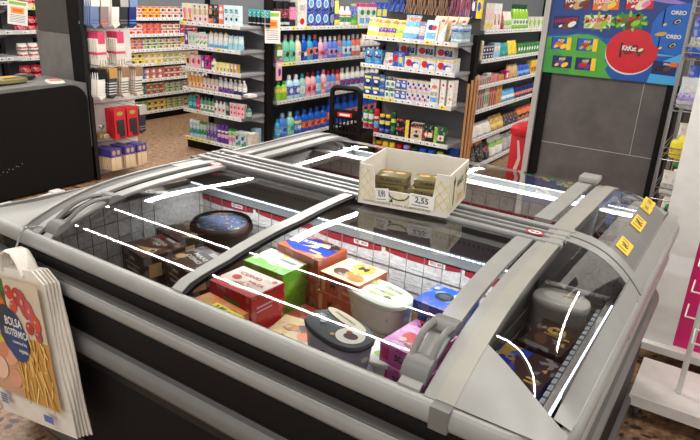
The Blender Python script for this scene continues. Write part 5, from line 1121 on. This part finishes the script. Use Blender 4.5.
# ------------------------------------------------------------------ sock stand by the left pillar
SK = empty('sock_stand', (-4.7, 3.3, 0)); tag(SK, 'tall white panel stand with black frame and hooks full of socks and gloves', 'stand')
sub(MB().box(-4.76, 3.08, .0, -4.72, 3.60, 2.2, M((226, 220, 216), .6)), SK, 'back_panel', 'white panel', 0)
sub(MB().box(-4.775, 3.055, 0, -4.60, 3.075, 2.3, BLACK), SK, 'side_panel', 'black side panel', 0)
sub(MB().box(-4.60, 3.045, 0, -4.57, 3.08, 2.3, 'black', .004), SK, 'upright', 'black upright')
HK = []
def sock_pack(kind):
    def f():
        b = MB()
        if kind == 'glove':
            c = (226, 220, 208); b.box(-.045, -.008, -.22, .045, .008, -.05, c, .006)
            for i in range(4): b.tube([(-.036+.024*i, 0, -.21), (-.038+.025*i, 0, -.255-.012*(i in (1, 2)))], [.011, .009], c, 7)
            b.tube([(.04, 0, -.16), (.062, 0, -.20)], [.012, .009], c, 7); b.box(-.047, -.0095, -.175, .047, .0095, -.155, (215, 80, 120))
            o = b.build('glove'); MB().box(-.03, -.010, -.09, .035, .010, .0, (214, 70, 110)).build('header_card', o, 0)
        elif kind in ('denim', 'dark', 'navy', 'whitesock', 'stripe', 'pattern', 'mix'):
            c, c2, card = {'denim': ('denim', (90, 100, 140), 'white'), 'dark': ('charcoal', 'grey', 'lgrey'), 'navy': ((30, 40, 110), 'sky', (120, 150, 190)), 'whitesock': ('white', 'offwhite', 'black'), 'stripe': ((60, 62, 66), 'white', (190, 150, 90)), 'pattern': ('offwhite', 'charcoal', (150, 120, 90)), 'mix': ((150, 130, 130), 'salmon', 'white')}[kind]
            T = Matrix(((1, 0, .10, 0), (0, 1, 0, 0), (0, 0, 1, 0), (0, 0, 0, 1)))
            b.X = T; b.box(-.036, -.007, -.22, .036, .007, -.02, c, .005); b.tube([(0, 0, -.20), (.02, 0, -.235)], [.036, .028], c, 10, flat=1); b.v = [(x, y if abs(y) < .008 else math.copysign(.008, y), z) for x, y, z in b.v]
            for k in range(5 if kind in ('stripe', 'pattern') else 2): b.box(-.034, -.0082, -.21+.022*k, .034, .0082, -.203+.022*k, c2)
            o = b.build('sock_pack'); MB().box(-.038, -.009, -.08, .038, .009, 0, card).build('header_card', o, 0)
        elif kind == 'redcard':
            b.X = Matrix.Diagonal((1.15, 1, 1.38, 1)); b.box(-.05, -.003, -.19, .05, .003, 0, (200, 40, 50), .001)
            o = b.build('sock_pack', smooth=0); k = MB(); k.X = b.X; k.box(-.032, -.012, -.155, .030, -.003, -.07, 'charcoal', .004); k.box(-.010, -.012, -.178, .032, -.003, -.14, 'charcoal', .004); k.build('folded_sock', o); MB().disc(0, 0, .03, .018, (150, 170, 70), frame((0, -.0035, -.045), (1, 0, 0), (0, 0, 1)), .0006).build('emblem', o, 0)
        else:
            b.box(-.05, -.006, -.19, .05, .006, -.05, 'beige', .003); b.box(-.012, -.0075, -.19, -.008, .0075, -.06, 'lgrey')
            o = b.build('sock_pack'); k = MB(); k.box(-.051, -.0065, -.075, .051, .0065, 0, (80, 65, 140)); k.disc(-.022, 0, .016, .022, (190, 160, 130), frame((0, -.007, -.035), (1, 0, 0), (0, 0, 1)), .0006); k.disc(.022, 0, .016, .022, (190, 160, 130), frame((0, -.007, -.035), (1, 0, 0), (0, 0, 1)), .0006); k.build('header_card', o, 0)
        return o
    return f
SN = {'denim': 'denim blue sock pair', 'dark': 'charcoal sock pair', 'navy': 'navy sock pair with pale blue toe', 'mix': 'mauve sock pair', 'glove': 'white glove pair with pink card', 'whitesock': 'white sock pack with black card', 'stripe': 'black and white striped sock pack', 'pattern': 'white sock pack with dark pattern', 'redcard': 'black sock on a red card', 'purple': 'beige sock pack with purple card'}
ROWS = [(1.50, [('denim', 3.13, 6), ('mix', 3.22, 5), ('whitesock', 3.32, 1), ('dark', 3.40, 4), ('navy', 3.49, 3)]), (1.225, [('glove', 3.15, 6), ('glove', 3.33, 5)]),
        (.935, [('whitesock', 3.13, 5), ('stripe', 3.24, 6), ('pattern', 3.36, 4), ('pattern', 3.50, 4)]), (.60, [('redcard', 3.27, 5), ('redcard', 3.40, 5), ('dark', 3.51, 3)]), (.262, [('purple', 3.20, 8), ('purple', 3.345, 8), ('purple', 3.47, 6)])]
RW = ('topmost hook row', 'second hook row', 'third hook row', 'fourth hook row', 'lowest hook row')
for r_, (z, its) in enumerate(ROWS):
    sub(MB().box(-4.72, 3.085, z+.02, -4.714, 3.60, z+.032, 'lgrey'), SK, 'hook_rail', None, 0)
    for q, (kind, y, n) in enumerate(its):
        yy = y
        sub(MB().tube([(-4.72, yy, z+.012), (-4.50, yy, z+.004), (-4.488, yy, z+.018)], .0028, STEEL, 6), SK, 'hook')
        for k in range(n):
            st_ = 'stack %d' % 0
            inst('sk'+kind, sock_pack(kind), (-4.505-.023*k, yy-.004*k, z+.006), H90+RN.uniform(-.06, .06), '%s, %s, %s, %s' % (SN[kind], RW[r_], ('leftmost hook' if q == 0 else 'rightmost hook' if q == len(its)-1 else 'middle hook' if len(its) == 3 else ('', 'second', 'third', 'fourth')[q]+' hook'), 'front of stack' if k == 0 else ('second', 'third', 'fourth', 'fifth', 'sixth', 'seventh', 'eighth', 'ninth')[k-1]+' back'), 'glove' if kind == 'glove' else 'sock', 'hanging %s packs %d' % (kind, 0) if False else 'hanging socks and gloves, %s' % RW[r_])
inst('bg3', baggy(glass_mat('cloudy_film', (.8, .82, .70), .25)), (-4.60, 3.15, .345), .3, 'clear crumpled bag hanging on the sock stand beside the red cards', 'bag')

# ------------------------------------------------------------------ left background
UX = unit('gondola_shelf', 'empty grey shelving behind the counter at the far left', (-6.0, 2.1, 0), R(90), 1.25, (1.40, 1.14, .90, .66, .42), .42, 2.0)
UR = unit('gondola_shelf', 'narrow shelving with red snack bags left of the grey pillar', (-6.5, 3.56, 0), R(90), .40, (1.34, 1.10, .83, .60), .35, 2.0)
for i, z in enumerate((1.34, 1.10, .83, .60)):
    cc = ('cream', 'red', 'offwhite', 'red')[i]
    row(UR, H90, z, [('x%d' % i, pouch(.11, .10, .07 if i else .13, cc, [(.3, .6, ('red', 'dred', 'red', 'dred')[i])], 'snack_bag'), .11, 3, '%s snack bag' % ('cream and red', 'bright red', 'white and red', 'deep red')[i], 'bag', .10, 2 if i else 1, .075)], '%s shelf left of the grey pillar' % ORD[i], gapk=.004, x=.03)
inst('mag', art_box(.12, .02, .16, 'purple', [('e', .4, .5, .3, .3, 'orange')]), (-6.2, 2.95, .665), .8, 'orange and purple packet alone on the empty grey shelving', 'packet')

# ------------------------------------------------------------------ stacked rolling baskets with handle
BK = empty('shopping_basket', (-3.045, 4.56, 0), R(12)); tag(BK, 'black rolling shopping basket with tall frame handle in front of the detergents', 'basket')
b = MB()
def rr(w, z0, z1, r): # rounded frame path in x,z
    pts = [(-w, 0, z0)]+[(-w+r-r*math.cos(R(a)), 0, z1-r+r*math.sin(R(a))) for a in range(0, 91, 18)]+[(w-r+r*math.sin(R(a)), 0, z1-r+r*math.cos(R(a))) for a in range(0, 91, 18)]+[(w, 0, z0)]
    return pts
b.tube(rr(.135, .30, .83, .05), .024, BLACK, 8); b.box(-.14, -.015, .56, .14, .015, .64, BLACK, .006); b.build('handle_frame', BK)
b = MB(); b.box(-.14, -.02, .28, .14, 0, .60, 'charcoal')
b.build('back_plate', BK, 0) if False else None
b = MB()
for i in range(8): b.box(-.14+.036*i, -.012, .10, -.128+.036*i, .004, .60, BLACK)
for i in range(8): b.box(-.14, -.012, .10+.065*i, .14, .004, .115+.065*i, BLACK)
b.box(-.15, .004, .08, .15, .36, .10, BLACK); b.box(-.15, .0, .08, -.14, .36, .42, BLACK); b.box(.14, 0, .08, .15, .36, .42, BLACK); b.box(-.15, .35, .08, .15, .36, .42, BLACK)
b.build('basket_body', BK, 0)
b = MB(); b.box(-.07, -.022, .575, .07, -.012, .615, 'red', .004); b.rect(.02, .01, .12, .03, 'white', frame((-.07, -.0225, .575), (1, 0, 0), (0, 0, 1))); b.build('badge', BK)
for sx in (-1, 1):
    for y in (.04, .32): MB().lathe([(.03, -.012), (.032, 0), (.03, .012)], BLACK, 12, X=Matrix.Translation((sx*.12, y, .032)) @ Matrix.Rotation(PI/2, 4, 'Y')).build('wheel', BK)
# white jugs seen through the handle are on the shelving already
# ------------------------------------------------------------------ red dispenser beside the pillar
b = MB(); b.box(-.13, -.13, 0, .13, .13, .66, M((196, 26, 40), .35), .02); RD = b.build('red_dispenser')
b = MB(); b.lathe([(.150, .64), (.155, .66), (.15, .69), (.12, .71), (.10, .70)], M((190, 22, 36), .35), 20, sq=4); b.build('top_rim', RD)
F = frame((-.13, -.1305, 0), (1, 0, 0), (0, 0, 1)); b = MB()
b.art([(.05, .12), (.10, .12), (.085, .24), (.105, .30), (.08, .36), (.10, .46), (.07, .60), (.055, .60), (.075, .46), (.05, .36), (.075, .30), (.055, .24)], M((236, 190, 190), .4), F, .001)
b.build('printed_marks', RD, 0)
RD.location = (-1.43, 4.80, 0); RD.rotation_euler.z = .1; tag(RD, 'red plastic dispenser bin standing left of the grey pillar', 'bin')

# ------------------------------------------------------------------ isothermal carrier bags on the front rail
a9 = R(9)
Bg = Matrix.Translation((-1.672, .90, .742)) @ Matrix.Rotation(a9, 4, 'Y').inverted()   # local x right, z up, y away
def bagframe(): return Matrix.Translation((-1.652, .884, .785)) @ Matrix.Rotation(-R(12), 4, 'Y') @ Matrix.Rotation(R(-3), 4, 'X')
BF = bagframe()
WB, HB = .44, .54
def bag_sheet(mb, dy, dx, mat, seed):
    # slightly rippled sheet: outline with chamfered top corners
    r_ = random.Random(seed); n = 14; rings = []
    for j in range(n+1):
        t = j/n; z = -HB*t; xr = (dx if t > .06 else dx-.05+.05*t/.06)+.004*math.sin(9*t+seed)+.018*t; xl = -WB
        bulge = .010*math.sin(PI*t)
        rings.append([(xl, dy-bulge, z), (xl*.5, dy-bulge*1.6, z), (xr-.02, dy-bulge, z), (xr, dy, z), (xr, dy+.004, z), (xl, dy+.004, z)])
    mb.loft(rings, mat)
for s_ in range(5):
    g = MB(); g.X = BF; bag_sheet(g, .009*s_, .006*s_-.005, M((226, 218, 206), .5), s_)
    # handle loop
    hp = [(-.28, 0), (-.275, .03), (-.262, .055), (-.235, .066), (-.20, .06), (-.175, .03), (-.155, -.01)]
    g.tube([(x+.05+.002*s_, .009*s_+.002, z-.01) for x, z in hp], .011, M((226, 218, 206), .5), 8, flat=.5)
    o = g.build('carrier_bag', smooth=50)
    tag(o, ('white insulated carrier bag printed with fruit and fries, frontmost on the rail', 'plain edge of second white carrier bag behind the printed one', 'third white carrier bag in the hanging bundle', 'fourth white carrier bag in the hanging bundle', 'rearmost white carrier bag against the freezer')[s_], 'bag', 'carrier bags on the freezer rail')
    if s_ == 0: BAG = o
F = BF @ frame((.038, -.0195, -.005), (1, 0, -.04), (.04, 0, 1))
p = MB(); p.X = Matrix()
AX0, AX1, AZ0, AZ1 = -.43, -.040, -.445, -.030
p.art([(AX0, AZ0), (AX1+.015, AZ0), (AX1, AZ1), (AX0, AZ1)], M((205, 182, 150), .4), F, .0004)
rb = random.Random(11)
def blobs(n, x0, x1, z0, z1, r0, r1, cols, l0, el=.8):
    for k in range(n):
        p.disc(rb.uniform(x0, x1), rb.uniform(z0, z1), rb.uniform(r0, r1), rb.uniform(r0, r1)*el, cols[k % len(cols)], F, l0+.00004*k, 12, rb.uniform(0, 3))
p.rect(AX0, -.22, -.245, AZ1-.005, M((60, 92, 40)), F, .0006)
blobs(26, AX0+.02, -.25, -.20, -.05, .008, .022, [(40, 80, 30), (80, 130, 50), (110, 150, 60), (60, 100, 40)], .0008)
for k in range(4): p.disc(-.31+.02*k, -.10-.012*k, .006, .05, (225, 110, 40), F, .0022+.0001*k, 10, .4)
p.rect(-.245, -.22, AX1, AZ1-.005, M((206, 190, 165)), F, .0006)
for k, (x, z, a, b_) in enumerate(((-.215, -.075, .022, .024), (-.20, -.12, .022, .02), (-.165, -.085, .03, .032), (-.135, -.105, .028, .05), (-.10, -.13, .020, .045), (-.21, -.165, .018, .018), (-.075, -.16, .02, .03), (-.12, -.18, .022, .022), (-.075, -.20, .018, .02))):
    p.disc(x, z, a, b_, ((190, 50, 38), (205, 70, 45), (170, 50, 45), (176, 66, 70), (190, 80, 84))[k % 5], F, .0025+.0002*k, 16, .3); p.disc(x-.005, z+.008, a*.3, b_*.2, (232, 150, 120), F, .0045, 8)
p.rect(AX0, AZ0, -.245, -.22, M((196, 150, 120)), F, .0006)
for k, (x, z, a) in enumerate(((-.28, -.30, .045), (-.33, -.28, .05), (-.36, -.36, .05), (-.27, -.38, .04))): p.disc(x, z, a, a*.8, ((222, 160, 130), (205, 130, 100), (232, 190, 165), (214, 150, 120))[k], F, .0026+.0002*k, 16, .5)
blobs(9, -.40, -.26, -.26, -.24, .01, .02, [(220, 200, 70), (200, 190, 60)], .0036)
p.rect(-.245, AZ0, AX1+.01, -.22, M((190, 140, 70)), F, .0006)
for k in range(46):
    x = rb.uniform(-.235, -.045); z = rb.uniform(-.43, -.235); a = rb.uniform(1.1, 2.1); L = .035; ca, sa = math.cos(a), math.sin(a)
    p.art([(x-ca*L-sa*.004, z-sa*L+ca*.004), (x-ca*L+sa*.004, z-sa*L-ca*.004), (x+ca*L+sa*.004, z+sa*L-ca*.004), (x+ca*L-sa*.004, z+sa*L+ca*.004)], ((226, 184, 96), (214, 164, 78), (236, 200, 120), (198, 146, 66))[k % 4], F, .0012+.00006*k)
p.disc(-.235, -.21, .075, .085, M((38, 52, 84)), F, .0050, 24, .5); p.disc(-.21, -.24, .065, .07, M((26, 62, 110)), F, .0053, 24); p.disc(-.26, -.17, .05, .05, M((30, 44, 60)), F, .0056, 24)
for tx, z, sz, ww, xx in (('BOLSA', -.175, .040, .10, -.215), ('ISOTÉRMICA', -.212, .034, .145, -.205), ('conserva el frío', -.242, .016, .085, -.195), ('congelados', -.268, .018, .055, -.180)):
    p.text(tx, xx, z, sz, 'white', F, .0062, .015, R(-2), ww)
p.rect(-.14, -.50, -.085, -.475, M((90, 110, 170)), F, .0008); p.rect(-.41, -.50, -.36, -.46, M((170, 175, 190)), F, .0008)
for k in range(4): p.rect(-.405, -.495+.009*k, -.365, -.491+.009*k, 'navy', F, .0012)
o = p.build('printed_picture', smooth=0); o.parent = BAG; o['label'] = 'printed fruit, meat and fries picture'
b = MB(); b.tube([(-1.815, .99, .862), (-1.825, .945, .868), (-1.835, .925, .83), (-1.845, .915, .79), (-1.86, .91, .775)], .003, STEEL, 6); b.tube([(-1.80, .99, .862), (-1.815, .96, .875), (-1.835, .935, .85), (-1.85, .92, .80)], .002, 'grey', 6)
fpart(b, 'wire_hook', 'twisted wire hook over the rim')

# ------------------------------------------------------------------ right side: display stand, base, wire rack
ST = empty('display_stand', (-.02, 3.1, 0)); tag(ST, 'tall white display stand with magenta panels on wheels behind the freezer', 'stand')
PW = M((224, 221, 217), .4); MG = M((205, 20, 105), .4)
sub(MB().box(-.222, 2.94, .10, -.072, 2.955, 1.9, PW), ST, 'front_panel', 'white upright panel', 0)
sub(MB().box(-.275, 2.958, .13, .40, 2.97, .68, MG), ST, 'magenta_panel', 'magenta panel', 0)
sub(MB().box(-.275, 2.90, .095, .45, 3.45, .13, PW), ST, 'base_plate', 'white base', 0)
sub(MB().box(-.21, 3.40, .13, .45, 3.42, 1.9, PW), ST, 'back_panel', None, 0)
for x in (-.24, .38):
    for y in (2.95, 3.38): sub(MB().lathe([(.022, -.012), (.038, -.01), (.04, 0), (.038, .01), (.022, .012)], 'black', 14, X=Matrix.Translation((x, y, .042)) @ Matrix.Rotation(PI/2, 4, 'Y')).box(x-.016, y-.02, .06, x+.016, y+.02, .096, 'grey'), ST, 'wheel')
for z in (.36, .48, .60): sub(MB().tube([(-.05, 2.94, z), (-.05, 2.80, z), (.06, 2.80, z), (.06, 2.94, z)], .004, 'white', 6), ST, 'wire_hook')
WB2 = empty('rolling_base', (-.0, 2.6, 0)); tag(WB2, 'low white wooden base on castors with a white upright post', 'display base')
b = MB(); b.box(-.165, 2.44, .075, .50, 2.79, .115, WOODW, .003); b.box(-.166, 2.438, .07, .5, 2.44, .118, PW); sub(b, WB2, 'base_board', 'whitewashed board')
sub(MB().box(-.01, 2.57, .115, .012, 2.60, 1.7, PW, .002), WB2, 'post', 'white post')
for z in (.42, .58): sub(MB().tube([(.0, 2.57, z), (.0, 2.44, z), (.10, 2.44, z), (.10, 2.57, z), (.0, 2.57, z)], .004, 'white', 6), WB2, 'wire_hook')
for x in (-.13, .46):
    for y in (2.475, 2.755): sub(MB().lathe([(.018, -.012), (.032, -.01), (.034, 0), (.032, .01), (.018, .012)], 'charcoal', 14, X=Matrix.Translation((x, y, .036)) @ Matrix.Rotation(PI/2, 4, 'Y')).box(x-.014, y-.018, .05, x+.014, y+.018, .076, 'grey'), WB2, 'castor')
WR = empty('wire_rack', (-.1, 3.9, 0)); tag(WR, 'chrome wire rack with mixed goods right of the grey pillar', 'rack')
for x in (-.37, .35):
    for y in (3.62, 4.15): sub(MB().tube([(x, y, .0), (x, y, 1.9)], .010, STEEL, 8), WR, 'post')
RZ = (.22, .42, .64, .86, 1.12, 1.38, 1.60)
for z in RZ:
    b = MB()
    for k in range(15): b.tube([(-.37+.05*k+.01, 3.60, z), (-.37+.05*k+.01, 4.15, z)], .0022, STEEL, 5)
    for y in (3.60, 3.78, 3.96, 4.15): b.tube([(-.37, y, z-.004), (.35, y, z-.004)], .003, STEEL, 5)
    for q in (.03, .06): b.tube([(.35, 3.60, z+q), (-.37, 3.60, z+q), (-.37, 4.15, z+q)], .003, STEEL, 5)
    sub(b, WR, 'wire_shelf', None, 0)
GD = [('yb', can(.10, .09, 'lemon', [(.3, .6, 'yellow')], 'lemon', 'jar'), 'yellow jar'), ('rj', can(.08, .12, 'red', [(.3, .6, 'white')], 'white', 'jar'), 'red and white jar'),
      ('gj', can(.08, .13, 'dgreen', [(.3, .6, 'lime')], 'green', 'jar'), 'green jar'), ('oj', pouch(.11, .06, .14, 'offwhite', [(.3, .6, 'lgrey')]), 'off white pouch'),
      ('bj', pouch(.14, .08, .20, 'blue', [(.3, .5, 'lgrey')], 'bag_pack'), 'blue pack'), ('sj', pouch(.14, .08, .16, 'silver', [(.3, .6, 'lilac')], 'bag_pack'), 'silver pack')]
LV = {.42: 'lowest', .64: 'second lowest', .86: 'middle', 1.12: 'second highest', 1.38: 'highest'}
for z, seq in ((.42, (1, 2, 3)), (.64, (3, 1, 2)), (.86, (0, 0, 3)), (1.12, (5, 1, 4)), (1.38, (4, 5, 3))):
    for k, g in enumerate(seq):
        for dx in (0, .22):
            key, fn, ds = GD[g]
            inst(key, fn, (-.29+dx+.02*(k % 2), 3.68+.15*k, z+.004), RN.uniform(-.3, .3), '%s, %s stocked level of the wire rack, %s, %s' % (ds, LV[z], ('front', 'middle', 'back')[k], 'left' if dx == 0 else 'right'), 'pouch' if g in (3, 4, 5) else 'jar')
